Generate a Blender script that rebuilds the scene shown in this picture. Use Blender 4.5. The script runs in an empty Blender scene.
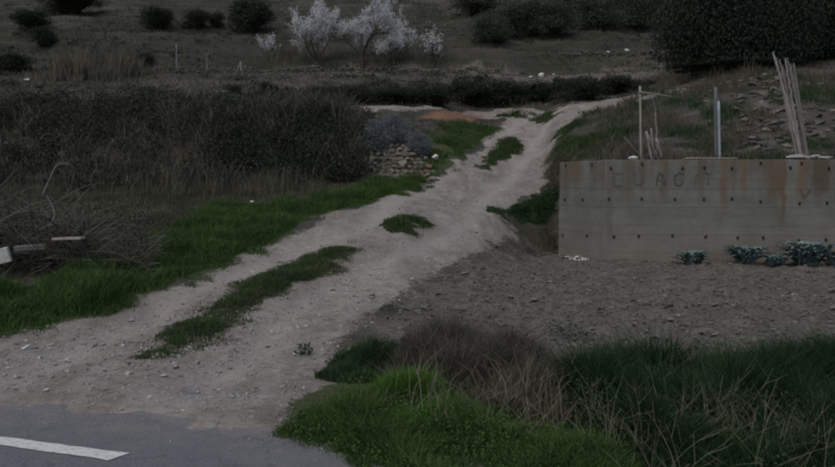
import bpy, bmesh, math, random
import numpy as np
from mathutils import Vector, Matrix

# ---------------------------------------------------------------- camera, sky, sun, exposure
scene = bpy.context.scene
col = scene.collection
F_PX, PITCH, CAM_H = 723.0, math.radians(4.3), 1.6
cam_data = bpy.data.cameras.new('camera')
cam_data.sensor_width = 36.0
cam_data.lens = 36.0 * F_PX / 835.0
cam_data.clip_start = 0.05
cam_data.clip_end = 2000.0
cam = bpy.data.objects.new('camera', cam_data)
col.objects.link(cam)
cam.location = (0, 0, CAM_H)
cam.rotation_euler = (math.radians(90) - PITCH, 0, 0)
scene.camera = cam

SUN_EL, SUN_AZ = math.radians(55), math.radians(215)      # low behind the viewer, behind cloud
world = bpy.data.worlds.new('World')
scene.world = world
world.use_nodes = True
wn = world.node_tree
sky = wn.nodes.new('ShaderNodeTexSky')
sky.sky_type = 'NISHITA'
sky.sun_disc = False
sky.sun_elevation = SUN_EL
sky.sun_rotation = SUN_AZ
sky.dust_density = 2.6
sky.ozone_density = 0.2
wn.links.new(sky.outputs[0], wn.nodes['Background'].inputs[0])
wn.nodes['Background'].inputs[1].default_value = 0.10
sun_data = bpy.data.lights.new('sun', 'SUN')
sun_data.energy = 0.5
sun_data.angle = math.radians(60)
sun_data.color = (1.0, 0.95, 0.88)
sun = bpy.data.objects.new('sun', sun_data)
col.objects.link(sun)
sun_dir = Vector((math.sin(SUN_AZ) * math.cos(SUN_EL), math.cos(SUN_AZ) * math.cos(SUN_EL), math.sin(SUN_EL)))
sun.rotation_euler = sun_dir.to_track_quat('Z', 'Y').to_euler()
sun.location = (0, -10, 30)
scene.view_settings.view_transform = 'Standard'
scene.view_settings.look = 'None'
scene.view_settings.gamma = 1.0
scene.view_settings.exposure = 0.5
scene.render.engine = 'CYCLES'
scene.cycles.max_bounces = 4
scene.cycles.diffuse_bounces = 3
scene.cycles.transmission_bounces = 2
scene.cycles.glossy_bounces = 2
scene.cycles.use_denoising = True
scene.cycles.denoiser = 'OPENIMAGEDENOISE'
scene.cycles.filter_width = 2.2

rng = np.random.default_rng(11)
random.seed(11)

# ---------------------------------------------------------------- noise
def _hash(ix, iy, s):
    h = (ix.astype(np.int64) * 374761393 + iy.astype(np.int64) * 668265263 + s * 1442695041) & 0x7fffffff
    h = ((h ^ (h >> 13)) * 1274126177) & 0x7fffffff
    return ((h ^ (h >> 16)) & 0xffff) / 65535.0

def vnoise(x, y, s=0):
    ix, iy = np.floor(x), np.floor(y)
    fx, fy = x - ix, y - iy
    fx, fy = fx * fx * (3 - 2 * fx), fy * fy * (3 - 2 * fy)
    a, b = _hash(ix, iy, s), _hash(ix + 1, iy, s)
    c, d = _hash(ix, iy + 1, s), _hash(ix + 1, iy + 1, s)
    return (a + (b - a) * fx) * (1 - fy) + (c + (d - c) * fx) * fy

def fbm(x, y, s=0, octaves=3):
    r, a, t = 0.0, 1.0, 0.0
    for k in range(octaves):
        r = r + a * vnoise(x * 2 ** k + 17.3 * k, y * 2 ** k - 9.1 * k, s + k)
        t += a
        a *= 0.5
    return r / t

def sstep(a, b, x):
    t = np.clip((x - a) / (b - a), 0, 1)
    return t * t * (3 - 2 * t)

# ---------------------------------------------------------------- sight lines: place a point at depth d along a direction
CP, SP = math.cos(PITCH), math.sin(PITCH)
def ray(u, v):
    a, b = (u - 417.5) / F_PX, (233.5 - v) / F_PX
    return a, CP + b * SP, -SP + b * CP

def atd(u, v, d):
    x, y, z = ray(u, v)
    return Vector((x / y * d, d, CAM_H + z / y * d))

# ---------------------------------------------------------------- terrain height
COLS = {
    -140: [(5.5, 0), (7.6, .02), (9, .25), (10.5, .36), (13, .6), (17, 1.1), (19, 1.3), (24, 4.1), (30, 5.3), (36, 6.8), (50, 10.9), (65, 15.8), (80, 21.4), (120, 38), (250, 90)],
    0: [(5.1, 0), (7.3, .02), (8.6, .22), (10, .34), (13, .6), (17, 1.1), (19, 1.3), (24, 4.05), (30, 5.35), (36, 6.8), (50, 10.9), (65, 15.8), (80, 21.4), (120, 38), (250, 90)],
    150: [(4.7, 0), (6.1, 0), (8.0, .04), (9.0, .2), (10.5, .35), (15.5, .85), (19.5, 1.35), (24.5, 4.15), (31, 5.4), (38, 7.2), (52, 11.5), (66, 16), (82, 21.8), (120, 38), (250, 90)],
    300: [(4.4, 0), (6.5, .02), (8.6, .16), (11.5, .47), (13.5, .8), (16, 1.03), (20, 1.36), (24.3, 3.8), (29, 4.5), (32, 5.05), (35, 6.3), (42, 7.6), (45, 8.7), (56, 12.3), (70, 17), (80, 21), (120, 38), (250, 90)],
    400: [(4.4, 0), (6.4, 0), (9, .1), (12.5, .72), (17, 1.34), (19.8, 1.6), (20.3, 2.35), (26, 3.8), (31, 4.65), (33, 5.1), (37, 6.7), (44, 8.2), (45.5, 8.9), (56, 12.3), (70, 17), (80, 21), (120, 38), (250, 90)],
    440: [(4.4, 0), (6.6, 0), (9.8, .1), (13, .65), (17.5, 1.34), (20, 1.75), (23, 2.7), (26, 3.55), (31, 4.55), (34, 5.0), (38, 6.8), (44, 8.2), (45.5, 8.8), (54, 11.8), (70, 17), (80, 21), (120, 38), (250, 90)],
    480: [(4.4, 0), (6.8, 0), (10.5, .12), (13.5, .55), (18, 1.33), (22.5, 2.2), (27, 3.25), (31.5, 4.26), (35, 5.05), (36, 5.3), (39, 6.9), (44, 8.3), (52, 11), (58, 13.1), (75, 20), (120, 38), (250, 90)],
    540: [(4.4, 0), (6.8, 0), (13.2, .03), (15.2, .03), (16.3, .62), (17.5, 1.2), (22, 2.0), (26, 3.0), (32, 4.4), (36, 5.2), (38, 5.6), (41, 7.1), (46, 8.8), (54, 11.6), (60, 13.5), (75, 19.8), (120, 38), (250, 90)],
}
LOW = dict(COLS)
LOW[559] = [(4.4, 0), (14.5, 0), (15.7, .0), (16.6, .9), (17.5, 1.4), (20, 2.1), (23, 2.9), (26, 3.6), (31, 4.7), (35, 5.3), (37, 5.7), (41, 7.2), (46, 8.8), (54, 11.6), (60, 13.5), (75, 19.8), (120, 38), (250, 90)]
LOW[575] = [(4.4, 0), (250, 0)]
LOW[1200] = [(4.4, 0), (250, 0)]
UP = {
    559: LOW[559],
    575: [(13, 1.9), (15.5, 1.9), (17.5, 2.0), (20, 2.5), (23, 3.3), (26, 3.9), (31, 4.85), (35, 5.5), (37, 5.9), (41, 7.3), (46, 8.9), (54, 11.6), (60, 13.5), (75, 19.8), (120, 38), (250, 90)],
    610: [(13, 1.92), (15.5, 1.95), (17, 2.3), (20, 3.0), (24, 3.9), (29, 4.75), (32, 5.1), (35, 5.6), (40, 7.1), (46, 9.2), (54, 11.8), (60, 13.6), (75, 19.6), (120, 38), (250, 90)],
    650: [(13, 1.92), (15.5, 1.95), (17, 2.35), (20, 3.35), (24, 4.5), (29, 5.0), (32, 5.4), (35, 6.1), (42, 7.8), (46, 9.4), (55, 12), (60, 13.6), (78, 20.6), (120, 38), (250, 90)],
    740: [(12, 1.92), (15.5, 1.96), (17, 2.3), (21.5, 4.4), (24, 5.15), (30, 6.5), (45, 10), (60, 15), (120, 38), (250, 90)],
    835: [(12, 1.92), (15.5, 1.98), (16.5, 2.3), (21.5, 4.6), (24, 5.3), (30, 6.8), (45, 10.5), (60, 15), (120, 38), (250, 90)],
    1200: [(12, 1.92), (15.5, 1.98), (16.5, 2.3), (21.5, 4.6), (24, 5.3), (30, 6.8), (45, 10.5), (60, 15), (120, 38), (250, 90)],
}
DGRID = np.concatenate([np.arange(0, 60, .1), np.arange(60, 400, 2.)])
def prep(tab):
    us = sorted(tab)
    th = np.array([(u - 417.5) / F_PX for u in us])
    zz = []
    for u in us:
        p = tab[u]
        z = np.interp(DGRID, [q[0] for q in p], [q[1] for q in p])
        z[DGRID > 249] = p[-1][1]
        k = np.exp(-np.linspace(-2, 2, 9) ** 2)
        zp = np.pad(z, 4, mode='edge')
        zz.append(np.convolve(zp, k / k.sum(), 'valid'))
    return th, np.array(zz)
T_LOW, T_UP = prep(LOW), prep(UP)
def lookup(tab, theta, d):
    th, zz = tab
    i = np.clip(np.searchsorted(th, theta) - 1, 0, len(th) - 2)
    t = np.clip((theta - th[i]) / (th[i + 1] - th[i]), 0, 1)
    t = t * t * (3 - 2 * t) * .5 + t * .5
    j = np.clip(np.searchsorted(DGRID, d) - 1, 0, len(DGRID) - 2)
    s = np.clip((d - DGRID[j]) / (DGRID[j + 1] - DGRID[j]), 0, 1)
    z0 = zz[i, j] * (1 - s) + zz[i, j + 1] * s
    z1 = zz[i + 1, j] * (1 - s) + zz[i + 1, j + 1] * s
    return z0 * (1 - t) + z1 * t

WALL_E, WALL_C, WALL_R = (3.0, 15.3), (3.59, 14.0), (20.0, 12.64)
TH_E, TH_C = WALL_E[0] / WALL_E[1], WALL_C[0] / WALL_C[1]
def dwall(theta):
    main = (14 + .083 * 3.59) / (1 + .083 * theta)
    ret = (14 + 2.2 * 3.59) / (1 + 2.2 * theta)
    return np.where(theta > TH_C, main, ret)

def road_dist(x, y):
    return (y - (4.18 - .3 * x)) / 1.044

def terrace(x, d, z):
    tt = z / 1.5 + (fbm(x * .035, d * .05, 7) - .5) * 1.2 + x * .012
    return tt - np.floor(tt)
def riser(x, d):
    f = terrace(x, d, lookup(T_LOW, np.clip(x / d, -1.3, .19), d))
    return sstep(.5, .62, f) * (1 - sstep(.9, .98, f)) * sstep(34, 42, d)

def H0(x, y):
    x, y = np.asarray(x, float), np.asarray(y, float)
    d = np.maximum(y, 1.0)
    theta = np.clip(x / d, -1.3, 1.3)
    zl, zu = lookup(T_LOW, theta, d), lookup(T_UP, theta, d)
    z = np.where((theta > TH_E) & (d > dwall(theta) + .14), zu, zl)
    far = sstep(12, 30, d)
    fr = terrace(x, d, z)
    z = z + 1.5 * (sstep(.55, .92, fr) - fr) * .75 * sstep(38, 46, d)
    z = z + (fbm(x * .35, y * .35, 3) - .5) * (.06 + .5 * far)
    z = z + (fbm(x * 1.7, y * 1.7, 5) - .5) * (.05 + .12 * far)
    return z * sstep(0.0, 1.5, road_dist(x, y)) - .03 + .05 * sstep(-.22, .22, road_dist(x, y) + (fbm(x * 2.2, y * 2.2, 9) - .5) * .55 + (fbm(x * 9, y * 9, 10) - .5) * .25)

def at(u, v, dmin=4.0):
    """ground point seen in direction (u, v)"""
    x, y, z = ray(u, v)
    d = np.exp(np.linspace(math.log(dmin), math.log(240), 900))
    px, pz = x / y * d, CAM_H + z / y * d
    below = np.nonzero(pz < H0(px, d))[0]
    i = below[0] if len(below) else len(d) - 1
    return (float(px[i]), float(d[i]))

def P(pts, dmin=4.0):
    return np.array([at(u, v, dmin) for u, v in pts])

def poly_sdf(poly, x, y):
    """signed distance, positive inside"""
    x, y = np.asarray(x, float), np.asarray(y, float)
    dmin = np.full(x.shape, 1e9)
    inside = np.zeros(x.shape, bool)
    n = len(poly)
    for i in range(n):
        ax, ay = poly[i]
        bx, by = poly[(i + 1) % n]
        ex, ey = bx - ax, by - ay
        wx, wy = x - ax, y - ay
        t = np.clip((wx * ex + wy * ey) / (ex * ex + ey * ey + 1e-12), 0, 1)
        dmin = np.minimum(dmin, (wx - ex * t) ** 2 + (wy - ey * t) ** 2)
        c = (ay > y) != (by > y)
        with np.errstate(divide='ignore', invalid='ignore'):
            c &= x < (bx - ax) * (y - ay) / ((by - ay) if by != ay else 1e-12) + ax
        inside ^= c
    return np.where(inside, 1, -1) * np.sqrt(dmin)

# zones, as outlines on the ground
TRACK = P([(-140, 372), (0, 339), (60, 326), (130, 306), (200, 279), (255, 252), (300, 228), (330, 214), (372, 204), (408, 192), (436, 177), (458, 164),
           (472, 150), (486, 138), (500, 128), (502, 119), (470, 115), (400, 112), (340, 111), (300, 109), (340, 107), (420, 108), (500, 108), (560, 107), (600, 100), (645, 93),
           (690, 91)]).tolist() + [list(p) for p in P([(650, 98.5), (620, 106), (595, 115), (573, 127), (558, 140), (551, 154)])] + \
        [list(p) for p in P([(548, 168), (547, 186), (526, 202), (508, 218), (522, 240), (490, 252), (450, 268), (412, 290), (378, 314), (350, 345), (334, 378), (310, 402), (284, 436)])] + [[-.7, 3.6], [-8, 5.6]]
TRACK = np.array(TRACK)
FIELD = np.array(P([(348, 352), (372, 326), (420, 290), (460, 266), (500, 250), (530, 246), (556, 254)]).tolist() + [[3.4, 14.1], [20, 12.6], [20, 2.0], [6, 5.6], [3.0, 6.4], [.9, 6.5], [-.1, 6.3]])
ORANGE = P([(418, 119), (428, 113.5), (455, 112.5), (488, 115), (480, 119), (450, 122)])
VERGE_L = np.array(P([(-140, 368), (0, 336), (60, 323), (130, 303), (200, 276), (255, 250), (300, 226), (325, 213), (368, 203), (408, 191), (432, 178), (380, 183), (330, 196), (270, 205), (210, 208), (150, 240), (100, 262), (30, 288), (-140, 300)]))
MEADOW = np.array(P([(-140, 292), (30, 286), (150, 240), (215, 208), (330, 196), (410, 186), (395, 183), (300, 187), (150, 190), (0, 190), (-140, 190)]))
BANK_GRASS = P([(400, 185), (432, 180), (458, 164), (470, 150), (486, 138), (498, 129), (470, 126), (432, 128), (432, 145), (420, 165)])

# ---------------------------------------------------------------- materials
def new_mat(name):
    m = bpy.data.materials.new(name)
    m.use_nodes = True
    nt = m.node_tree
    b = nt.nodes['Principled BSDF']
    b.inputs['Specular IOR Level'].default_value = .2
    b.inputs['Roughness'].default_value = .9
    return m, nt, b

class NT:
    def __init__(s, nt): s.nt = nt
    def n(s, t, **k):
        nd = s.nt.nodes.new(t)
        for a, v in k.items(): setattr(nd, a, v)
        return nd
    def l(s, a, b): s.nt.links.new(a, b)
    def noise(s, scale, detail=4, vec=None, rough=.55):
        nd = s.n('ShaderNodeTexNoise')
        nd.inputs['Scale'].default_value = scale
        nd.inputs['Detail'].default_value = detail
        nd.inputs['Roughness'].default_value = rough
        if vec is not None: s.l(vec, nd.inputs['Vector'])
        return nd.outputs['Fac']
    def ramp(s, fac, stops):
        nd = s.n('ShaderNodeValToRGB')
        e = nd.color_ramp.elements
        while len(e) < len(stops): e.new(.5)
        for q, (p, c) in zip(e, stops):
            q.position = p
            q.color = (*c, 1) if len(c) == 3 else c
        s.l(fac, nd.inputs[0])
        return nd.outputs[0]
    def mix(s, fac, a, b):
        nd = s.n('ShaderNodeMix', data_type='RGBA')
        for sock, v in ((nd.inputs[0], fac), (nd.inputs[6], a), (nd.inputs[7], b)):
            if isinstance(v, tuple): sock.default_value = (*v, 1)
            elif isinstance(v, (int, float)): sock.default_value = v
            else: s.l(v, sock)
        return nd.outputs[2]
    def math(s, op, a, b=0.0, clamp=False):
        nd = s.n('ShaderNodeMath', operation=op, use_clamp=clamp)
        for sock, v in ((nd.inputs[0], a), (nd.inputs[1], b)):
            if isinstance(v, (int, float)): sock.default_value = v
            else: s.l(v, sock)
        return nd.outputs[0]
    def attr(s, name):
        return s.n('ShaderNodeAttribute', attribute_name=name).outputs['Fac']
    def bump(s, h, strength, dist, bsdf):
        nd = s.n('ShaderNodeBump')
        nd.inputs['Strength'].default_value = strength
        nd.inputs['Distance'].default_value = dist
        s.l(h, nd.inputs['Height'])
        s.l(nd.outputs[0], bsdf.inputs['Normal'])

def plant_mat(name, stops, trans=.25, rough=.75, spec=.15):
    """one colour for each leaf or blade, picked at random along the stops; a little light comes through"""
    m, nt, b = new_mat(name)
    g = NT(nt)
    geo = g.n('ShaderNodeNewGeometry')
    oi = g.n('ShaderNodeTexCoord')
    patch = g.noise(1.3, 2, oi.outputs['Object'])
    r = g.math('ADD', g.math('MULTIPLY', geo.outputs['Random Per Island'], .65), g.math('MULTIPLY', g.math('SUBTRACT', patch, .5), 1.0))
    r = g.math('ADD', r, .18, True)
    c = g.ramp(r, stops)
    g.l(c, b.inputs['Base Color'])
    b.inputs['Roughness'].default_value = rough
    b.inputs['Specular IOR Level'].default_value = spec
    if trans > 0:
        t = g.n('ShaderNodeBsdfTranslucent')
        g.l(c, t.inputs[0])
        mx = g.n('ShaderNodeMixShader')
        mx.inputs[0].default_value = trans
        g.l(b.outputs[0], mx.inputs[1])
        g.l(t.outputs[0], mx.inputs[2])
        g.l(mx.outputs[0], nt.nodes['Material Output'].inputs['Surface'])
    return m

def noisy_mat(name, c1, c2, scale=6, rough=.85, bump=.3, bdist=.02, stretch=None, c3=None):
    m, nt, b = new_mat(name)
    g = NT(nt)
    tc = g.n('ShaderNodeTexCoord')
    vec = tc.outputs['Object']
    if stretch:
        mp = g.n('ShaderNodeMapping')
        mp.inputs['Scale'].default_value = stretch
        g.l(vec, mp.inputs[0])
        vec = mp.outputs[0]
    f = g.noise(scale, 6, vec, .65)
    stops = [(.3, c1), (.7, c2)] if c3 is None else [(.25, c1), (.55, c2), (.8, c3)]
    c = g.ramp(f, stops)
    oi = g.n('ShaderNodeObjectInfo')
    hsv = g.n('ShaderNodeHueSaturation')
    g.l(c, hsv.inputs['Color'])
    g.l(g.math('ADD', g.math('MULTIPLY', oi.outputs['Random'], .5), .75), hsv.inputs['Value'])
    g.l(hsv.outputs[0], b.inputs['Base Color'])
    b.inputs['Roughness'].default_value = rough
    g.bump(g.noise(scale * 4, 4, vec), bump, bdist, b)
    return m

def ground_material():
    m, nt, b = new_mat('earth')
    g = NT(nt)
    tc = g.n('ShaderNodeTexCoord')
    o = tc.outputs['Object']
    n_big, n_mid, n_fine = g.noise(.25, 4, o), g.noise(2.2, 6, o, .65), g.noise(28, 5, o, .7)
    hill = g.mix(g.ramp(n_mid, [(.35, (0, 0, 0)), (.65, (1, 1, 1))]), (.056, .051, .042), (.042, .045, .030))
    hill = g.mix(g.ramp(n_big, [(.42, (0, 0, 0)), (.62, (1, 1, 1))]), hill, (.078, .071, .060))
    trk = g.ramp(g.math('ADD', g.math('MULTIPLY', n_mid, .6), g.math('MULTIPLY', n_fine, .4)), [(.34, (.172, .153, .128)), (.5, (.245, .224, .194)), (.66, (.310, .289, .256))])
    n_patch = g.noise(.9, 5, o, .7)
    mh = g.n('ShaderNodeMapping')
    mh.inputs['Scale'].default_value = (.30, 1.1, 1)
    g.l(o, mh.inputs[0])
    band = g.noise(.9, 7, mh.outputs[0], .72)
    hill = g.mix(g.ramp(band, [(.36, (.85, .85, .85)), (.50, (0, 0, 0))]), hill, (.024, .028, .019))
    hill = g.mix(g.ramp(band, [(.54, (0, 0, 0)), (.68, (.85, .85, .85))]), hill, (.118, .106, .088))
    hill = g.mix(g.math('MULTIPLY', g.attr('riser'), .6), hill, g.mix(n_mid, (.018, .021, .014), (.040, .040, .028)))
    trk = g.mix(g.ramp(n_patch, [(.40, (0, 0, 0)), (.60, (1, 1, 1))]), trk, g.mix(n_fine, (.215, .188, .160), (.155, .134, .112)))
    mp = g.n('ShaderNodeMapping')
    mp.inputs['Rotation'].default_value = (0, 0, math.radians(22))
    mp.inputs['Scale'].default_value = (2.6, .45, 1)
    g.l(o, mp.inputs[0])
    streak = g.noise(1.3, 6, mp.outputs[0], .7)
    trk = g.mix(g.ramp(streak, [(.50, (0, 0, 0)), (.72, (.75, .75, .75))]), trk, (.315, .285, .252))
    trk = g.mix(g.ramp(streak, [(.30, (.7, .7, .7)), (.46, (0, 0, 0))]), trk, (.130, .112, .094))
    mot2 = g.noise(8, 7, o, .8)
    soil = g.ramp(g.math('ADD', g.math('MULTIPLY', n_mid, .35), g.math('MULTIPLY', n_fine, .65)), [(.36, (.066, .059, .048)), (.52, (.122, .112, .093)), (.68, (.186, .172, .148))])
    soil = g.mix(g.ramp(mot2, [(.38, (.85, .85, .85)), (.48, (0, 0, 0))]), soil, (.050, .046, .038))
    green = g.mix(n_fine, (.035, .050, .020), (.075, .080, .040))
    mott = g.noise(6.5, 7, o, .8)
    trk = g.mix(g.ramp(mott, [(.36, (.8, .8, .8)), (.49, (0, 0, 0))]), trk, (.128, .116, .100))
    trk = g.mix(g.ramp(mott, [(.56, (0, 0, 0)), (.70, (.7, .7, .7))]), trk, (.345, .325, .298))
    trk = g.mix(g.math('MULTIPLY', g.attr('rut'), g.math('MULTIPLY', n_patch, .9)), trk, (.345, .315, .283))
    rag = g.math('ADD', g.math('MULTIPLY', g.math('SUBTRACT', g.noise(11, 6, o, .75), .5), 1.5), g.math('MULTIPLY', g.math('SUBTRACT', n_fine, .5), .8))
    def edge(name):
        return g.ramp(g.math('ADD', g.attr(name), rag), [(.36, (0, 0, 0)), (.64, (1, 1, 1))])
    c = g.mix(edge('green'), hill, green)
    c = g.mix(edge('soil'), c, soil)
    c = g.mix(edge('track'), c, trk)
    c = g.mix(g.math('MULTIPLY', g.attr('wet'), .6), c, (.105, .085, .066))
    c = g.mix(g.attr('orange'), c, g.mix(n_mid, (.215, .115, .066), (.160, .095, .062)))
    vor = g.n('ShaderNodeTexVoronoi')
    vor.inputs['Scale'].default_value = 26
    g.l(o, vor.inputs['Vector'])
    peb = g.ramp(vor.outputs['Distance'], [(.05, (1, 1, 1)), (.20, (0, 0, 0))])
    sel = g.ramp(vor.outputs['Color'], [(.80, (0, 0, 0)), (.84, (1, 1, 1))])
    c = g.mix(g.math('MULTIPLY', g.math('MULTIPLY', peb, sel), .6), c, (.36, .335, .31))
    g.l(c, b.inputs['Base Color'])
    b.inputs['Roughness'].default_value = .95
    b.inputs['Specular IOR Level'].default_value = .1
    g.bump(g.math('ADD', g.math('MULTIPLY', n_fine, .7), g.math('MULTIPLY', g.noise(9, 4, o), .9)), .8, .05, b)
    return m

M = {}
M['earth'] = ground_material()

def asphalt():
    m, nt, b = new_mat('asphalt')
    g = NT(nt)
    o = g.n('ShaderNodeTexCoord').outputs['Object']
    f = g.noise(70, 3, o, .7)
    c = g.ramp(f, [(.3, (.078, .083, .086)), (.55, (.118, .124, .129)), (.75, (.182, .188, .192))])
    dust = g.ramp(g.noise(1.4, 5, o, .6), [(.52, (0, 0, 0)), (.72, (1, 1, 1))])
    c = g.mix(g.math('MULTIPLY', dust, .45), c, (.19, .175, .16))
    near = g.math('MULTIPLY', g.attr('dusty'), g.ramp(g.noise(5, 5, o, .7), [(.35, (0, 0, 0)), (.65, (1, 1, 1))]))
    c = g.mix(near, c, (.21, .185, .165))
    g.l(c, b.inputs['Base Color'])
    b.inputs['Roughness'].default_value = .8
    b.inputs['Specular IOR Level'].default_value = .3
    vc = g.n('ShaderNodeTexVoronoi', feature='DISTANCE_TO_EDGE')
    vc.inputs['Scale'].default_value = .8
    wv = g.n('ShaderNodeVectorMath', operation='ADD')
    nz = g.n('ShaderNodeTexNoise'); nz.inputs['Scale'].default_value = 4
    g.l(o, nz.inputs['Vector']); g.l(o, wv.inputs[0]); g.l(nz.outputs['Color'], wv.inputs[1]); g.l(wv.outputs[0], vc.inputs['Vector'])
    crack = g.ramp(vc.outputs['Distance'], [(.004, (1, 1, 1)), (.012, (0, 0, 0))])
    c = g.mix(g.math('MULTIPLY', crack, .4), c, (.045, .045, .047))
    g.l(c, b.inputs['Base Color'])
    g.bump(f, .8, .015, b)
    return m
M['asphalt'] = asphalt()

def paint():
    m, nt, b = new_mat('road_paint')
    g = NT(nt)
    o = g.n('ShaderNodeTexCoord').outputs['Object']
    w = g.ramp(g.noise(26, 5, o, .75), [(.50, (0, 0, 0)), (.70, (1, 1, 1))])
    c = g.mix(g.math('MULTIPLY', w, .75), (.52, .52, .48), (.17, .17, .165))
    g.l(c, b.inputs['Base Color'])
    b.inputs['Roughness'].default_value = .7
    return m
M['paint'] = paint()

def concrete():
    m, nt, b = new_mat('stained_concrete')
    g = NT(nt)
    tc = g.n('ShaderNodeTexCoord')
    o = tc.outputs['Object']
    sep = g.n('ShaderNodeSeparateXYZ')
    g.l(o, sep.inputs[0])
    X, Z = sep.outputs[0], sep.outputs[2]
    def stretched(sx, sz, scale, detail=4):
        mp = g.n('ShaderNodeMapping')
        mp.inputs['Scale'].default_value = (sx, sx, sz)
        g.l(o, mp.inputs[0])
        return g.noise(scale, detail, mp.outputs[0], .6)
    base = g.ramp(g.noise(2.5, 6, o, .65), [(.3, (.112, .115, .103)), (.7, (.162, .165, .148))])
    # each lift of formwork came out a slightly different tone
    boards = g.ramp(stretched(.15, 4.6, 1.0, 1), [(.3, (.88, .88, .88)), (.7, (1.08, 1.08, 1.07))])
    mul = g.n('ShaderNodeMix', data_type='RGBA', blend_type='MULTIPLY')
    mul.inputs[0].default_value = 1
    g.l(base, mul.inputs[6]); g.l(boards, mul.inputs[7])
    c = mul.outputs[2]
    c = g.mix(g.ramp(g.noise(1.1, 7, o, .75), [(.40, (.65, .65, .65)), (.56, (0, 0, 0))]), c, (.088, .090, .078))
    c = g.mix(g.ramp(stretched(.8, 9, 1.6, 5), [(.60, (0, 0, 0)), (.74, (.5, .5, .5))]), c, (.075, .073, .062))
    low = g.math('SUBTRACT', 1.0, g.math('MULTIPLY', Z, 1.05), True)
    c = g.mix(g.math('MULTIPLY', low, g.noise(1.2, 3, o)), c, (.180, .148, .122))
    # soil water and rust running down from the top
    run = g.ramp(stretched(2.4, .10, 1.0, 3), [(.50, (0, 0, 0)), (.64, (1, 1, 1))])
    top = g.math('MULTIPLY', g.math('SUBTRACT', Z, .95), 1.15, True)
    c = g.mix(g.math('MULTIPLY', g.math('MULTIPLY', run, top), .75), c, (.085, .065, .043))
    for (xc, w, zl, col_, st) in ((5.85, .13, .85, (.115, .082, .050), .75), (6.20, .10, 1.15, (.125, .085, .050), .65), (6.78, .20, 1.0, (.098, .072, .046), .8), (6.93, .06, .62, (.10, .062, .034), .7),
                                  (7.25, .12, 1.12, (.14, .088, .052), .65), (7.62, .24, 1.15, (.075, .056, .038), .85), (8.02, .20, 1.1, (.075, .056, .038), .85), (3.20, .16, 1.35, (.10, .074, .048), .7), (3.47, .10, 1.2, (.08, .066, .048), .6), (5.1, .12, 1.45, (.085, .07, .05), .6), (6.5, .3, 1.6, (.085, .066, .045), .7), (8.6, .2, .9, (.12, .07, .04), .8), (4.72, .09, 1.0, (.10, .082, .06), .7), (3.72, .09, .2, (.10, .09, .07), .6), (4.0, .12, 1.1, (.10, .085, .06), .5)):
        wob = g.math('MULTIPLY', g.math('SUBTRACT', stretched(5, 2.2, 1.0, 4), .5), .30)
        dx = g.math('ABSOLUTE', g.math('SUBTRACT', g.math('ADD', X, wob), xc))
        s = g.math('SUBTRACT', 1.0, g.math('DIVIDE', dx, w), True)
        s = g.math('MULTIPLY', g.math('MULTIPLY', s, 1.8, True), g.math('MULTIPLY', g.math('SUBTRACT', g.math('ADD', Z, g.math('MULTIPLY', wob, 2.0)), zl), 2.6, True))
        c = g.mix(g.math('MULTIPLY', s, st), c, col_)
    g.l(c, b.inputs['Base Color'])
    b.inputs['Roughness'].default_value = .9
    g.bump(g.math('ADD', g.noise(45, 4, o), g.math('MULTIPLY', stretched(1.2, 12, 3.0, 3), .5)), .25, .012, b)
    return m
M['concrete'] = concrete()

M['grass'] = plant_mat('grass_blades', [(.0, (0.0246, 0.0450, 0.0147)), (.45, (0.0440, 0.0850, 0.0210)), (.8, (0.0660, 0.1200, 0.0294)), (1, (0.1144, 0.1300, 0.0578))])
M['bright_grass'] = plant_mat('bright_grass_blades', [(.0, (.026, .066, .010)), (.45, (.050, .124, .016)), (.8, (.074, .170, .024)), (1, (.11, .165, .045))])
M['dark_grass'] = plant_mat('dark_grass_blades', [(.0, (0.0085, 0.0213, 0.0099)), (.5, (0.0170, 0.0407, 0.0162)), (.85, (0.0289, 0.0601, 0.0234)), (1, (0.0510, 0.0679, 0.0342))])
M['deep_grass'] = plant_mat('deep_grass_blades', [(.0, (.018, .034, .016)), (.5, (.032, .058, .024)), (.85, (.050, .080, .034)), (1, (.08, .09, .05))])
M['strip_grass'] = plant_mat('strip_grass_blades', [(.0, (.026, .042, .018)), (.45, (.044, .070, .026)), (.8, (.066, .096, .036)), (1, (.12, .115, .06))])
M['dull_grass'] = plant_mat('dull_grass_blades', [(.0, (0.0407, 0.0445, 0.0277)), (.5, (0.0671, 0.0679, 0.0419)), (.85, (0.0974, 0.0882, 0.0607)), (1, (0.1326, 0.1173, 0.0867))])
M['dry_grass'] = plant_mat('dry_grass_blades', [(.0, (0.0455, 0.0426, 0.0305)), (.45, (0.0758, 0.0710, 0.0507)), (.8, (0.1137, 0.1066, 0.0764)), (1, (0.1612, 0.1543, 0.1110))])
M['straw'] = plant_mat('straw_stems', [(.0, (0.0959, 0.0854, 0.0577)), (.5, (0.1516, 0.1404, 0.0967)), (1, (0.2215, 0.2132, 0.1504))], .15)
M['russet'] = plant_mat('russet_twigs', [(.0, (0.0349, 0.0322, 0.0242)), (.5, (0.0647, 0.0607, 0.0452)), (.85, (0.0992, 0.0940, 0.0702)), (1, (0.0418, 0.0495, 0.0302))], .1)
M['bramble'] = plant_mat('bramble_leaves', [(.0, (0.0197, 0.0221, 0.0152)), (.4, (0.0308, 0.0334, 0.0227)), (.7, (0.0501, 0.0488, 0.0354)), (1, (0.0825, 0.0783, 0.0568))], .15)
M['twig'] = plant_mat('grey_twigs', [(.0, (0.0392, 0.0370, 0.0280)), (.5, (0.0690, 0.0653, 0.0495)), (1, (0.1189, 0.1158, 0.0880))], .05)
M['evergreen'] = plant_mat('evergreen_leaves', [(.0, (.006, .010, .007)), (.5, (.010, .017, .010)), (.85, (.018, .027, .015)), (1, (.028, .036, .022))], .1, .6, .2)
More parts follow.
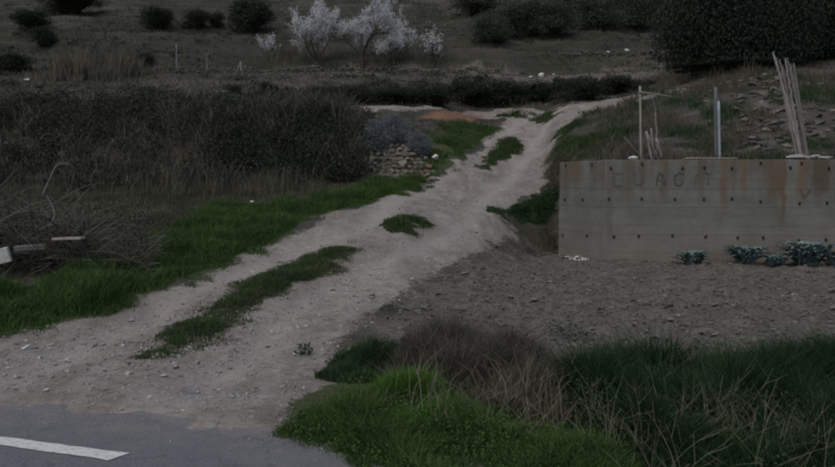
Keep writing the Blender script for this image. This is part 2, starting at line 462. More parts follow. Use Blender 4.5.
M['far_leaf'] = plant_mat('far_leaves', [(.0, (.016, .023, .015)), (.5, (.027, .036, .023)), (1, (.050, .058, .038))], .15)
M['dark_leaf'] = plant_mat('dark_green_leaves', [(.0, (.010, .016, .010)), (.5, (.018, .026, .015)), (1, (.036, .042, .026))], .12)  # darker green leaf colours for the growth beside the dry stone wall
M['olive'] = plant_mat('olive_leaves', [(.0, (.030, .042, .030)), (.5, (.052, .066, .046)), (1, (.085, .098, .072))], .15)
M['blossom'] = plant_mat('blossom_petals', [(.0, (.40, .40, .41)), (.5, (.58, .58, .58)), (1, (.72, .71, .70))], .3)
M['bluegrey'] = plant_mat('blue_grey_leaves', [(.0, (.065, .078, .082)), (.5, (.105, .122, .128)), (1, (.165, .185, .19))], .1)
M['artichoke'] = plant_mat('silver_green_leaves', [(.0, (0.0820, 0.1232, 0.1176)), (.5, (0.1271, 0.1785, 0.1680)), (1, (0.1968, 0.2550, 0.2352))], .15)
M['weed'] = plant_mat('weed_leaves', [(.0, (.022, .042, .022)), (.5, (.036, .064, .032)), (1, (.058, .094, .048))], .2)
M['reed'] = plant_mat('dry_reeds', [(.0, (0.0620, 0.0562, 0.0408)), (.5, (0.0990, 0.0905, 0.0661)), (1, (0.1382, 0.1297, 0.0956))], .1)
M['bark'] = noisy_mat('dark_bark', (0.0248, 0.0209, 0.0174), (0.0550, 0.0493, 0.0418), 14, stretch=(1, 1, .3))
M['grey_wood'] = noisy_mat('weathered_wood', (.085, .08, .075), (.17, .16, .15), 10, stretch=(3, 3, .25), c3=(.24, .23, .215))
M['pale_wood'] = noisy_mat('pale_wood', (0.1600, 0.1476, 0.1271), (0.2880, 0.2706, 0.2378), 10, stretch=(3, 3, .3))
M['galv'] = noisy_mat('dull_galvanised_steel', (.16, .19, .21), (.27, .31, .34), 9, .5, .1)
M['darkpost'] = noisy_mat('dark_post', (.085, .09, .095), (.14, .145, .15), 9)
M['stone'] = noisy_mat('field_stone', (0.0506, 0.0480, 0.0389), (0.1012, 0.0970, 0.0798), 7, .9, .6, .03, c3=(0.1656, 0.1620, 0.1349))
M['wallstone'] = noisy_mat('wall_stone', (0.1056, 0.0941, 0.0736), (0.1892, 0.1728, 0.1398), 7, .9, .6, .03, c3=(0.2552, 0.2448, 0.2024))
M['redstone'] = noisy_mat('reddish_stone', (.105, .060, .046), (.160, .095, .075), 7, .9, .5)
M['whitestone'] = noisy_mat('white_stone', (.42, .41, .39), (.62, .61, .58), 6, .85, .4)
M['sack'] = noisy_mat('pale_sack', (.24, .23, .21), (.42, .41, .385), 5, .8, .5)
M['pebble'] = plant_mat('pebbles', [(.0, (0.1474, 0.1412, 0.1234)), (.5, (0.2498, 0.2419, 0.2177)), (1, (0.3933, 0.3965, 0.3676))], 0, .9)
M['clod'] = plant_mat('soil_clods', [(.0, (0.0626, 0.0579, 0.0451)), (.5, (0.1098, 0.1052, 0.0833)), (.9, (0.1582, 0.1543, 0.1254)), (1, (0.2473, 0.2559, 0.2159))], 0, .95)
M['hole_shade'] = noisy_mat('tie_hole_shade', (.012, .011, .010), (.03, .027, .023), 20)  # near-black colour standing in for the shade inside the tie holes
M['mark'] = noisy_mat('old_blue_black_paint', (.050, .052, .055), (.125, .122, .112), 11)

# ---------------------------------------------------------------- mesh helpers
def mesh_np(name, V, tris, quads=None, mat=None, smooth=False):
    V = np.asarray(V, np.float32).reshape(-1, 3)
    tris = np.asarray(tris if tris is not None else np.zeros((0, 3)), np.int32).reshape(-1, 3)
    quads = np.asarray(quads if quads is not None else np.zeros((0, 4)), np.int32).reshape(-1, 4)
    me = bpy.data.meshes.new(name)
    me.vertices.add(len(V))
    me.vertices.foreach_set('co', V.ravel())
    loops = np.concatenate([tris.ravel(), quads.ravel()])
    me.loops.add(len(loops))
    me.loops.foreach_set('vertex_index', loops)
    nt_, nq = len(tris), len(quads)
    me.polygons.add(nt_ + nq)
    st = np.concatenate([np.arange(nt_) * 3, nt_ * 3 + np.arange(nq) * 4]).astype(np.int32)
    me.polygons.foreach_set('loop_start', st)
    me.polygons.foreach_set('use_smooth', np.full(nt_ + nq, bool(smooth)))
    if mat: me.materials.append(M[mat])
    me.update(calc_edges=True)
    return me

def link(name, me, parent=None, loc=None):
    o = bpy.data.objects.new(name, me)
    col.objects.link(o)
    if parent is not None: o.parent = parent
    if loc is not None: o.location = loc
    return o

def tag(o, label=None, cat=None, group=None, kind=None):
    if label: o['label'] = label
    if cat: o['category'] = cat
    if group: o['group'] = group
    if kind: o['kind'] = kind
    elif cat and not o.get('kind'): o['kind'] = 'thing'
    return o

def empty(name, loc=(0, 0, 0), rz=0.0):
    o = bpy.data.objects.new(name, None)
    o.empty_display_size = .2
    col.objects.link(o)
    o.location = loc
    o.rotation_euler.z = rz
    return o

def copy_tree(o, parent=None):
    c = o.copy()
    col.objects.link(c)
    c.parent = parent
    for ch in [k for k in o.children]:
        copy_tree(ch, c)
    return c

class Soup:
    """collects triangles"""
    def __init__(s): s.V, s.T, s.n = [], [], 0
    def add(s, V, T):
        V = np.asarray(V, float).reshape(-1, 3)
        s.V.append(V); s.T.append(np.asarray(T, int).reshape(-1, 3) + s.n); s.n += len(V)
    def mesh(s, name, mat, smooth=False, origin=None):
        V = np.concatenate(s.V)
        if origin is not None: V = V - np.asarray(origin)
        return mesh_np(name, V, np.concatenate(s.T), None, mat, smooth)

def blades(base, h, w, lean, bend=None):
    """grass blades: a tapering strip in two segments and a tip"""
    n = len(base)
    h = np.broadcast_to(h, n); w = np.broadcast_to(w, n); lean = np.broadcast_to(lean, n)
    a = rng.uniform(0, 2 * np.pi, n)
    la = rng.uniform(0, 2 * np.pi, n) if bend is None else bend + rng.normal(0, .7, n)
    side = np.stack([np.cos(a), np.sin(a), np.zeros(n)], 1) * (w / 2)[:, None]
    ld = np.stack([np.cos(la), np.sin(la), np.zeros(n)], 1) * (lean * h)[:, None]
    up = np.zeros((n, 3)); up[:, 2] = h
    V = np.empty((n, 5, 3))
    V[:, 0] = base - side; V[:, 1] = base + side
    mid = base + up * .58 + ld * .33
    V[:, 2] = mid - side * .8; V[:, 3] = mid + side * .8
    V[:, 4] = base + up * np.sqrt(np.clip(1 - (lean * .55) ** 2, .2, 1))[:, None] + ld
    V[:, 0:2, 2] -= .02
    T = np.array([[0, 1, 3], [0, 3, 2], [2, 3, 4]])
    return V.reshape(-1, 3), (np.arange(n)[:, None, None] * 5 + T).reshape(-1, 3)

def leaves(c, l, w, updir=.35, normal=None):
    """diamond leaves, slightly folded along the midrib"""
    n = len(c)
    l = np.broadcast_to(l, n); w = np.broadcast_to(w, n)
    d = rng.normal(size=(n, 3)); d /= np.linalg.norm(d, axis=1)[:, None]
    nn = rng.normal(size=(n, 3)); nn[:, 2] += updir * 2
    if normal is not None: nn = nn * .7 + normal
    s = np.cross(d, nn); s /= np.linalg.norm(s, axis=1)[:, None] + 1e-9
    f = np.cross(s, d)
    V = np.empty((n, 4, 3))
    V[:, 0] = c - d * (l / 2)[:, None]; V[:, 2] = c + d * (l / 2)[:, None]
    V[:, 1] = c + s * (w / 2)[:, None] + f * (w * .2)[:, None]; V[:, 3] = c - s * (w / 2)[:, None] + f * (w * .2)[:, None]
    T = np.array([[0, 1, 2], [0, 2, 3]])
    return V.reshape(-1, 3), (np.arange(n)[:, None, None] * 4 + T).reshape(-1, 3)

def tube(pts, radii, sides=6, caps=True):
    pts = [Vector(p) for p in pts]
    V, T = [], []
    prev = None
    for i, p in enumerate(pts):
        t = (pts[min(i + 1, len(pts) - 1)] - pts[max(i - 1, 0)]).normalized()
        if prev is None:
            a = t.cross(Vector((.31, .87, .2))).normalized()
        else:
            a = (prev - t * prev.dot(t)).normalized()
        prev = a
        b = t.cross(a)
        for k in range(sides):
            q = 2 * math.pi * k / sides
            V.append(p + (a * math.cos(q) + b * math.sin(q)) * radii[i])
    n = len(pts)
    for i in range(n - 1):
        for k in range(sides):
            k2 = (k + 1) % sides
            A, B, C, D = i * sides + k, i * sides + k2, (i + 1) * sides + k2, (i + 1) * sides + k
            T += [(A, B, C), (A, C, D)]
    if caps:
        V += [pts[0], pts[-1]]
        for k in range(sides):
            k2 = (k + 1) % sides
            T += [(n * sides, k2, k), (n * sides + 1, (n - 1) * sides + k, (n - 1) * sides + k2)]
    return np.array([tuple(v) for v in V]), np.array(T)

def hull_rock(seed, sx=1, sy=1, sz=1, n=14):
    r = random.Random(seed)
    bm = bmesh.new()
    for k in range(n):
        v = Vector((r.gauss(0, 1), r.gauss(0, 1), r.gauss(0, 1))).normalized() * r.uniform(.82, 1.1)
        bm.verts.new((v.x * sx, v.y * sy, v.z * sz))
    res = bmesh.ops.convex_hull(bm, input=bm.verts)
    bmesh.ops.delete(bm, geom=list({g for g in res['geom_interior'] + res['geom_unused'] if isinstance(g, bmesh.types.BMVert)}), context='VERTS')
    bm.verts.ensure_lookup_table()
    bm.verts.index_update()
    V = np.array([tuple(v.co) for v in bm.verts])
    T = np.array([[v.index for v in f.verts] for f in bm.faces])
    bm.free()
    return V, T

def scatter_rocks(centres, sizes, squash=.6, nproto=8, npts=9):
    protos = [hull_rock(100 + k, 1, random.uniform(.7, 1), squash, npts) for k in range(nproto)]
    s = Soup()
    which = rng.integers(0, nproto, len(centres))
    ang = rng.uniform(0, 2 * np.pi, len(centres))
    for k, (V, T) in enumerate(protos):
        idx = np.nonzero(which == k)[0]
        if not len(idx): continue
        ca, sa = np.cos(ang[idx]), np.sin(ang[idx])
        W = np.empty((len(idx), len(V), 3))
        W[:, :, 0] = V[None, :, 0] * ca[:, None] - V[None, :, 1] * sa[:, None]
        W[:, :, 1] = V[None, :, 0] * sa[:, None] + V[None, :, 1] * ca[:, None]
        W[:, :, 2] = V[None, :, 2]
        W = W * sizes[idx][:, None, None] + centres[idx][:, None, :]
        s.add(W.reshape(-1, 3), (np.arange(len(idx))[:, None, None] * len(V) + T).reshape(-1, 3))
    return s

def sample(poly, n, dens=None, soft=.15, sd=1):
    """n random ground points inside an outline with a ragged edge"""
    poly = np.asarray(poly)
    lo, hi = poly.min(0) - soft, poly.max(0) + soft
    out = []
    tot = 0
    for it in range(60):
        p = rng.uniform(lo, hi, (max(n, 2000) * 2, 2))
        s = poly_sdf(poly, p[:, 0], p[:, 1]) + (fbm(p[:, 0] * 2.5, p[:, 1] * 2.5, sd) - .5) * soft * 3
        keep = rng.uniform(0, 1, len(p)) < np.clip(s / soft + .5, 0, 1)
        if dens is not None: keep &= rng.uniform(0, 1, len(p)) < dens(p[:, 0], p[:, 1])
        out.append(p[keep]); tot += keep.sum()
        if tot >= n: break
    p = np.concatenate(out)[:n]
    return np.column_stack([p, H(p[:, 0], p[:, 1])])

# ---------------------------------------------------------------- the ground sheet
def axis(stops):
    out = [stops[0][0]]
    for (a, s0), (b, s1) in zip(stops, stops[1:]):
        x = a
        while True:
            t = (x - a) / (b - a)
            x += s0 + (s1 - s0) * t
            if x >= b - .3 * s1: break
            out.append(x)
        out.append(b)
    return np.array(out)
XS = axis([(-260, 16), (-60, 2.0), (-20, .30), (-7, .075), (9, .075), (20, .30), (60, 2.0), (260, 16)])
YS = axis([(-60, 6), (-4, .8), (3, .08), (3.6, .05), (8, .055), (16, .075), (26, .16), (50, .4), (120, 2.5), (330, 14)])
GX, GY = np.meshgrid(XS, YS)
CENTRE = P([(20, 418), (150, 357), (205, 322), (262, 289), (305, 268), (350, 250), (408, 225), (440, 200), (470, 182), (497, 158), (525, 132), (545, 116)])
def centre_dist(x, y):
    dm = np.full(np.shape(x), 1e9)
    for (ax, ay), (bx, by) in zip(CENTRE, CENTRE[1:]):
        ex, ey = bx - ax, by - ay
        t = np.clip(((x - ax) * ex + (y - ay) * ey) / (ex * ex + ey * ey), 0, 1)
        dm = np.minimum(dm, np.hypot(x - ax - ex * t, y - ay - ey * t))
    return dm
def rut(x, y):
    w = (fbm(x * .9, y * .9, 36) - .5) * .5
    return np.exp(-((centre_dist(x, y) + w - .78) / .30) ** 2)
def micro(x, y):
    """ruts, hollows and tilth, on top of the broad shape"""
    st, sf = poly_sdf(TRACK, x, y), poly_sdf(FIELD, x, y)
    f = sstep(-.3, .3, sf)
    z = f * ((fbm(x * 5.5, y * 7.5, 21, 3) - .5) * .13 + (fbm(x * 14, y * 14, 22, 2) - .5) * .07 + np.sin((y + .25 * x + .3 * fbm(x * .8, y * .8, 4)) * 2 * np.pi / .55) * .012)
    t = sstep(-.1, .5, st) * (1 - f) * sstep(.1, 1.0, road_dist(x, y))
    z = z + t * ((fbm(x * 2.4, y * 2.4, 31, 3) - .5) * .06 + (fbm(x * 9, y * 9, 32, 3) - .5) * .035 - rut(x, y) * .07)
    other = (1 - f) * (1 - t) * sstep(.2, 1.2, road_dist(x, y))
    return z + other * (fbm(x * 3.2, y * 3.2, 33, 3) - .5) * .08
def H(x, y):
    return H0(x, y) + micro(np.asarray(x, float), np.asarray(y, float))
GZ = H(GX, GY)
ST, SF = poly_sdf(TRACK, GX, GY), poly_sdf(FIELD, GX, GY)
wob = (fbm(GX * 1.6, GY * 1.6, 41) - .5) * .9 + (fbm(GX * 7, GY * 7, 42) - .5) * .35
wob = wob * np.clip(.5 + GY / 30, .5, 1.2)
a_track = sstep(-.22, .26, ST + wob * .8) * (1 - .999 * sstep(-.45, .55, SF + wob * 1.4))
a_soil = sstep(-.5, .5, SF + wob * 1.4)
a_green = np.maximum(sstep(-.3, .3, poly_sdf(VERGE_L, GX, GY) + wob), np.maximum(sstep(-.4, .4, poly_sdf(MEADOW, GX, GY) + wob) * .6, sstep(-.4, .4, poly_sdf(BANK_GRASS, GX, GY) + wob)))
a_green = np.maximum(a_green, (1 - sstep(6.5, 7.2, GY)) * (GX > -.9) * (1 - a_track))
a_orange = sstep(-.25, .3, poly_sdf(ORANGE, GX, GY) + wob * .3)
PALEBAND = P([(215, 78), (330, 76), (480, 77), (660, 76), (660, 67), (480, 66), (330, 70), (215, 71)])
a_soil = np.maximum(a_soil, .75 * sstep(-.8, .8, poly_sdf(PALEBAND, GX, GY) + wob * 1.5))
WET = P([(228, 420), (262, 404), (300, 395), (300, 436), (262, 438)])
a_wet = sstep(-.15, .3, poly_sdf(WET, GX, GY) + wob * .4) * a_track
a_rut = rut(GX, GY) * a_track
a_riser = riser(GX, np.maximum(GY, 1.0))
ny, nx = GX.shape
idx = np.arange(ny * nx).reshape(ny, nx)
Q = np.stack([idx[:-1, :-1], idx[:-1, 1:], idx[1:, 1:], idx[1:, :-1]], -1).reshape(-1, 4)
fc = lambda A: (A[:-1, :-1] + A[1:, 1:]).ravel() / 2
zone = np.zeros(len(Q), int)
zone[fc(a_track) > .5] = 1
zone[(fc(a_soil) > .5) & (fc(GY) < 20)] = 2
zone[(fc(GY) > 27) & (zone == 0)] = 3
allV = np.stack([GX, GY, GZ], -1).reshape(-1, 3)
for k, nm, lab in ((0, 'ground', None), (1, 'dirt_track', None), (2, 'tilled_field', None), (3, 'hillside', None)):
    q = Q[zone == k]
    u, inv = np.unique(q, return_inverse=True)
    me = mesh_np(nm, allV[u], None, inv.reshape(-1, 4), 'earth', True)
    for an, A in (('track', a_track), ('soil', a_soil), ('green', a_green), ('orange', a_orange), ('wet', a_wet), ('rut', a_rut), ('riser', a_riser)):
        at_ = me.attributes.new(an, 'FLOAT', 'POINT')
        at_.data.foreach_set('value', A.ravel()[u].astype(np.float32))
    tag(link(nm, me), kind='structure')

# ---------------------------------------------------------------- road
def build_road():
    xs = axis([(-120, 4), (-8, .12), (6, .12), (120, 4)])
    off = np.array([-9, -6, -3.5, -1.5, -.6, -.3, -.1, .5])
    V = []
    for x in xs:
        for k, o_ in enumerate(off):
            o2 = o_ + (.10 * (float(fbm(np.array([x * 1.5]), np.array([.3]), 51)[0]) - .5) + .05 * (float(fbm(np.array([x * 6.]), np.array([.9]), 52)[0]) - .5) if k >= 6 else 0) + .20
            V.append((x - o2 * -.287, 4.18 - .3 * x + o2 * .958, -.022 if k == len(off) - 1 else .002 * (k < 7)))
    n = len(off)
    q = [(i * n + j, (i + 1) * n + j, (i + 1) * n + j + 1, i * n + j + 1) for i in range(len(xs) - 1) for j in range(n - 1)]
    me = mesh_np('road', V, None, q, 'asphalt', False)
    a = me.attributes.new('dusty', 'FLOAT', 'POINT')
    vals = np.array([(0, 0, 0, 0, .25, .6, .85, 1.0)[j] for i in range(len(xs)) for j in range(n)], np.float32)
    a.data.foreach_set('value', vals)
    return tag(link('road', me), kind='structure')
road = build_road()
def marking(x0, x1, w, off):
    xs = np.arange(x0, x1 + .01, .08)
    V, q = [], []
    for i, x in enumerate(xs):
        e = (rng.uniform(-.006, .006), rng.uniform(-.006, .006))
        skew = .05 if i == len(xs) - 1 else 0
        for s, k in ((-1, 0), (1, 1)):
            o_ = off + s * w / 2 + e[k]
            V.append((x + o_ * .287 - (skew if s < 0 else 0), 4.18 - .3 * x + o_ * .958, .007))
        if i: q.append((2 * i - 2, 2 * i, 2 * i + 1, 2 * i - 1))
    return link('edge_line', mesh_np('edge_line', V, None, q, 'paint'), road)
marking(-14, -1.52, .115, -.61)

# ---------------------------------------------------------------- concrete retaining wall
def build_wall():
    root = empty('concrete_wall', (0, 0, 0))
    tag(root, 'long board-marked concrete retaining wall with rust stains behind the tilled field', 'wall')
    def run(A, B, name, top, ends):
        A, B = np.array(A), np.array(B)
        L = np.linalg.norm(B - A)
        t = (B - A) / L
        nrm = np.array([t[1], -t[0]])             # outward (towards the field)
        zs = [-.35]
        lifts = [0, .17, .35, .53, .70, .88, 1.06, 1.24, 1.41, 1.59, 1.77, top]
        offs = [.0, .002, -.0015, .0015, .003, -.001, .002, -.002, .001, .0025, -.0015]
        prof = [(-.35, 0.0)]
        for i in range(len(lifts) - 1):
            prof += [(lifts[i] + .004, offs[i]), (lifts[i + 1] - .004, offs[i])]
            if i < len(lifts) - 2: prof += [(lifts[i + 1], min(offs[i], offs[i + 1]) - .0015)]
        prof += [(top + .006, -.02), (top + .010, -.30), (-.35, -.30)]
        ns = max(2, int(L / .12))
        V, q = [], []
        m = len(prof)
        for i in range(ns + 1):
            p = A + t * (L * i / ns)
            jag = .018 * (float(fbm(np.array([p[0] * 3.]), np.array([p[1] * 3.]), 61)[0]) - .5)
            for (z, o_) in prof:
                zz = z + (jag if z > top - .02 else 0)
                V.append((p[0] + nrm[0] * o_, p[1] + nrm[1] * o_, zz))
            if i:
                for k in range(m - 1):
                    a = (i - 1) * m + k
                    q.append((a, a + m, a + m + 1, a + 1))
        me = mesh_np(name, V, None, q, 'concrete')
        bm = bmesh.new(); bm.from_mesh(me)
        bm.verts.ensure_lookup_table()
        for s in (0, ns):
            bm.faces.new([bm.verts[s * m + k] for k in range(m)])
        bmesh.ops.recalc_face_normals(bm, faces=bm.faces)
        bm.to_mesh(me); bm.free()
        return link(name, me, root)
    run(WALL_C, WALL_R, 'front_face', 1.965, None)
    c2 = (WALL_C[0] - .003, WALL_C[1] + .006)
    run(WALL_E, c2, 'return_face', 1.95, None)
    # added stubs, coloured dark in place of the shaded tie holes, three rows
    def stub_mesh(k):
        r = random.Random(k)
        s = Soup()
        V, T = tube([(0, .02, 0), (0, -.012, -.002), (0, -.022, -.008)], [.021, .022, .014], 7)
        V[:, 2] *= 1.7
        s.add(V, T)
        return s.mesh('hole_shade_stub', 'hole_shade')
    meshes = [stub_mesh(k) for k in range(3)]
    def on_front(u, v):
        a, y, z = ray(u, v)
        th = a / y
        d = float(dwall(np.array([th]))[0])
        return Vector((th * d, d - .002, CAM_H + z / y * d))
    rows = [(v, us) for v, us in (
        (165, (566, 592)), (200, (565, 583)), (235.5, (563, 587)),
        (168, (611, 682, 704, 732, 790, 829)), (163.5, (642, 761, 801)),
        (199, (609, 642, 675, 704, 732)), (201, (760,)), (203, (799, 827, 858)),
        (236, (614, 639, 672, 706)), (237.5, (738, 763)), (240, (799, 826, 858)))]
    k = 0
    for v, us in rows:
        for u in us:
            p = on_front(u + rng.uniform(-.5, .5), v + rng.uniform(-.6, .6))
            o = link('hole_shade_stub', meshes[k % 3], root, p)
            o.rotation_euler = (rng.uniform(-.2, .2), rng.uniform(-.35, .35), math.radians(-4.7) if p.x > 3.6 else math.radians(-65))
            k += 1
    # hand-painted letters, faded
    strokes = {
        'C': [[(.62, .02), (.05, .0), (.0, .5), (.05, 1.0), (.62, .97)]],
        'U': [[(0, 1), (.03, .35), (.15, .05), (.45, .05), (.58, .35), (.6, 1)]],
        'A': [[(0, 0), (.1, .75), (.3, 1.0), (.52, .75), (.6, 0)], [(.06, .45), (.56, .47)]],
        'G': [[(.62, .85), (.35, 1.0), (.08, .75), (.03, .35), (.2, .04), (.5, .06), (.6, .4), (.36, .42)]],
        'I': [[(.2, 0), (.22, 1)]],
        'T': [[(.32, 0), (.34, 1)], [(.05, .99), (.62, 1.0)]],
        'V': [[(0, 1), (.3, 0), (.75, .95)]],
    }
    for ch, u0, v0, hgt, wid in (('C', 613.5, 186, 13, 15), ('U', 634, 185.5, 13.5, 14), ('A', 656, 186, 13, 14), ('G', 674, 186, 13.5, 15), ('I', 693, 184.5, 11, 12), ('T', 704, 184.5, 11.5, 12), ('V', 800, 198, 9, 14)):
        s = Soup()
        for st in strokes[ch]:
            dens = []
            for (x0, y0), (x1, y1) in zip(st, st[1:]):
                for q in range(4): dens.append((x0 + (x1 - x0) * q / 4, y0 + (y1 - y0) * q / 4))
            dens.append(st[-1])
            pts = [on_front(u0 + x * wid, v0 - y * hgt) for x, y in dens]
            V, T = [], []
            for i, p in enumerate(pts):
                d = (pts[min(i + 1, len(pts) - 1)] - pts[max(0, i - 1)]).normalized()
                n_ = Vector((d.z, 0, -d.x)) * (.015 + .009 * math.sin(i * 1.7 + u0) + rng.uniform(-.004, .004))
                p = p + Vector((0, -.0085, 0))
                V += [tuple(p - n_), tuple(p + n_)]
                if i: T += [(2 * i - 2, 2 * i - 1, 2 * i + 1), (2 * i - 2, 2 * i + 1, 2 * i)]
            s.add(V, T)
        link('painted_letter', s.mesh('painted_letter', 'mark'), root)
    return root
wall = build_wall()

# ---------------------------------------------------------------- stones
rock_meshes = []
for k in range(7):
    V, T = hull_rock(300 + k, 1, random.uniform(.6, .9), random.uniform(.45, .7), 16)
    rock_meshes.append({mt: mesh_np('stone', V, T, None, mt) for mt in ('stone', 'wallstone', 'redstone', 'whitestone', 'sack')})
def stone(name, p, size, mat='stone', parent=None, tilt=.3, flat=1.0):
    o = link(name, random.choice(rock_meshes)[mat], parent, p)
    o.scale = (size * random.uniform(.85, 1.2), size * random.uniform(.8, 1.1), size * flat * random.uniform(.8, 1.15))
    o.rotation_euler = (random.uniform(-tilt, tilt), random.uniform(-tilt, tilt), random.uniform(0, 6.28))
    return o
def ground_pt(u, v, dz=0.0, dmin=4.0):
    x, y = at(u, v, dmin)
    return Vector((x, y, float(H(np.array([x]), np.array([y]))[0]) + dz))

# dry stone wall in the bank beside the track
dsw = empty('dry_stone_wall', atd(395, 180, 19.9))
tag(dsw, 'small dry stone wall in the bank under the blue-grey shrubs beside the track', 'wall')
inv = Matrix.Translation(dsw.location).inverted()
n = 0
for row in range(9):
    v = 180 - row * 4.2
    u0, u1 = 356 + max(0, 5 - row) * 5.0, 434 - row * .8 - (4 if row > 6 else 0)
    u = u0 + random.uniform(0, 3)
    while u < u1:
        w = random.uniform(4, 8.5)
        d = at(u + w / 2, v, 14)[1] - random.uniform(.02, .10)
        p = atd(u + w / 2, v + random.uniform(-.8, .8), d)
        stone('stone', inv @ p, w / 723 * d * .74, 'redstone' if (418 < u < 428 and 4 > row > 0 and random.random() < .6) else 'wallstone', dsw, .2, 1.05)
        u += w
        n += 1
# fallen stones on the slope behind the concrete wall
rub = empty('rubble_heap', (6.9, 18.2, 2.7))
tag(rub, 'heap of fallen dry stones on the slope behind the concrete wall', 'rubble')
for k in range(300):
    u = random.uniform(700, 850) if k % 4 else random.uniform(735, 800)
    v = random.uniform(72, 157)
    if u < 735 and (v < 80 or random.random() < .6): continue
    if u > 815 and random.random() < .35: continue
    x, y = at(u, v, 14.6)
    z = float(H(np.array([x]), np.array([y]))[0])
    size = random.uniform(.05, .13) * (1.25 if 735 < u < 795 else 1)
    o = stone('stone', Vector((x, y, z + size * .2)) - rub.location, size * 1.25, random.choice(['stone', 'stone', 'stone', 'wallstone']), rub, .4, .75)

# loose stones one can point to
for (u, v, sz, mat, lab) in (
        (531, 78.5, .17, 'whitestone', 'leftmost of three white stones on the dark scrub terrace above the track'),
        (541, 76.5, .24, 'whitestone', 'largest of three white stones on the dark scrub terrace above the track'),
        (554, 75.5, .17, 'whitestone', 'rightmost of three white stones on the dark scrub terrace above the track'),
        (627, 53, .2, 'whitestone', 'white stone high on the terraced slope beside the dark evergreen tree'),
        (608, 55.5, .16, 'whitestone', 'small pale stone high on the terraces, left of a whiter one'),
        (357, 193, .11, 'whitestone', 'white stone in the grass at the foot of the bramble bank'),
        (339, 194, .10, 'wallstone', 'tan stone in the grass left of a white stone below the brambles'),
        (252, 203, .07, 'whitestone', 'small white stone lying alone in the green meadow'),
        (86, 149, .12, 'whitestone', 'pale stone caught in the bramble bank above the brush pile'),
        (28, 347, .055, 'whitestone', 'small flat white stone on the dirt at the left track edge'),
        (27, 82, .2, 'whitestone', 'pale stone on the far terrace below the dry reeds'),
        (409, 166, .13, 'whitestone', 'pale block at the right end of the dry stone wall')):
    p = ground_pt(u, v, .0)
    if 'block' in lab: p = atd(436, 158, 20.2)
    tag(stone('stone', p + Vector((0, 0, sz * .25)), sz, mat, None, .2, .9), lab, 'stone')
for (u, v, d, sz, lab) in ((810, 155.5, 14.25, .19, 'pale lumpy sack lying on the wall top beside the leaning poles'), (633, 157.5, 14.35, .11, 'white stone on the wall top beside the thin upright post')):
    p = atd(u, v, d)
    p.z = 1.975 + sz * .28
    o = stone('pale_sack' if 'sack' in lab else 'stone', p, sz, 'sack' if 'sack' in lab else 'whitestone', None, .05, .75)
    if 'sack' in lab:
        s = Soup()
        for k in range(7):
            V, T = hull_rock(500 + k, 1, .8, .7, 30)
            s.add(V * (.12 if k < 4 else .085) * np.array([1.3, 1, .55]) + np.array([-.32 + .108 * k, random.uniform(-.04, .04), .02 * math.sin(k * 2)]), T)
        o.data = s.mesh('pale_sack', 'sack')
        o.scale = (1, 1, 1); o.rotation_euler = (0, 0, -.08)
        o.location.z = 2.03
    tag(o, lab, 'sack' if 'sack' in lab else 'stone')
# crumbled white plaster at the foot of the wall end
cs, ss = [], []
for k in range(90):
    u = rng.normal(574, 7)
    x, y = at(u, 259 + rng.normal(0, .9) + (u - 574) * .06)
    cs.append((x, min(y, float(dwall(np.array([x / y]))[0]) - .06), 0)); ss.append(rng.uniform(.012, .035))
cs = np.array(cs); cs[:, 2] = H(cs[:, 0], cs[:, 1]) + .015
tag(link('plaster_rubble', scatter_rocks(cs, np.array(ss)).mesh('plaster_rubble', 'whitestone')), 'crumbled white plaster at the foot of the concrete wall corner', 'rubble', kind='stuff')

# ---------------------------------------------------------------- posts, poles and canes on the wall top
def pole(name, pts, r0, r1, mat, parent=None, sides=7, wob=.0):
    pts = [Vector(p) for p in pts]
    for it in range(2 if len(pts) > 2 else 0):
        pts = [pts[0]] + [q for a, b in zip(pts, pts[1:]) for q in (a.lerp(b, .25), a.lerp(b, .75))] + [pts[-1]]
    full = []
    for a, b in zip(pts, pts[1:]):
        for q in range(5): full.append(a.lerp(b, q / 5) + Vector((random.uniform(-wob, wob), random.uniform(-wob, wob), 0)))
    full.append(pts[-1])
    rr = [r0 + (r1 - r0) * i / (len(full) - 1) for i in range(len(full))]
    org = full[0].copy()
    V, T = tube([p - org for p in full], rr, sides)
    pl = parent.location if parent is not None else Vector((0, 0, 0))
    return link(name, mesh_np(name, V, T, None, mat, True), parent, org - pl)
def foot(u, d):
    p = atd(u, 160, d)
    p.z = float(H(np.array([p.x]), np.array([d]))[0]) - .1
    return p
tag(pole('post', [foot(641.5, 14.4), atd(640, 86, 14.4)], .024, .020, 'pale_wood', wob=.004), 'thin pale upright post on the wall top with a stick across it', 'post')
tag(pole('crosspiece_stick', [atd(639, 92, 14.36), atd(652, 93.5, 14.45), atd(671, 96.5, 14.6)], .021, .012, 'pale_wood', wob=.006), 'pale stick lying level against the top of the thin post', 'stick')
tag(pole('stick', [foot(657, 14.7), atd(656.5, 130, 14.7), atd(655, 104, 14.66), atd(650, 96, 14.6)], .018, .011, 'grey_wood', wob=.01), 'crooked grey stick standing right of the thin pale post', 'stick')
for (ua, va, ub, vb, r, lab) in ((664, 161, 656, 138, .032, 'thick pale stake leaning left beside the thin post'), (653, 161, 646, 131, .03, 'split stake leaning left against the thin post'),
                                 (655, 161, 651, 128, .018, 'thin cane standing upright among the short stakes'), (660, 161, 648, 135, .022, 'grey cane crossing behind the leaning short stakes'),
                                 (650, 157, 624, 137, .009, 'very thin twig slanting down to the thin pale post')):
    a = foot(ua, 14.5 + random.uniform(-.05, .15)); b = atd(ub, vb, 14.5)
    tag(pole('stake', [a, b], r, r * .8, 'grey_wood' if 'grey' in lab or 'twig' in lab else 'pale_wood', wob=.006), lab, 'stake', 'short stakes and canes on the wall')
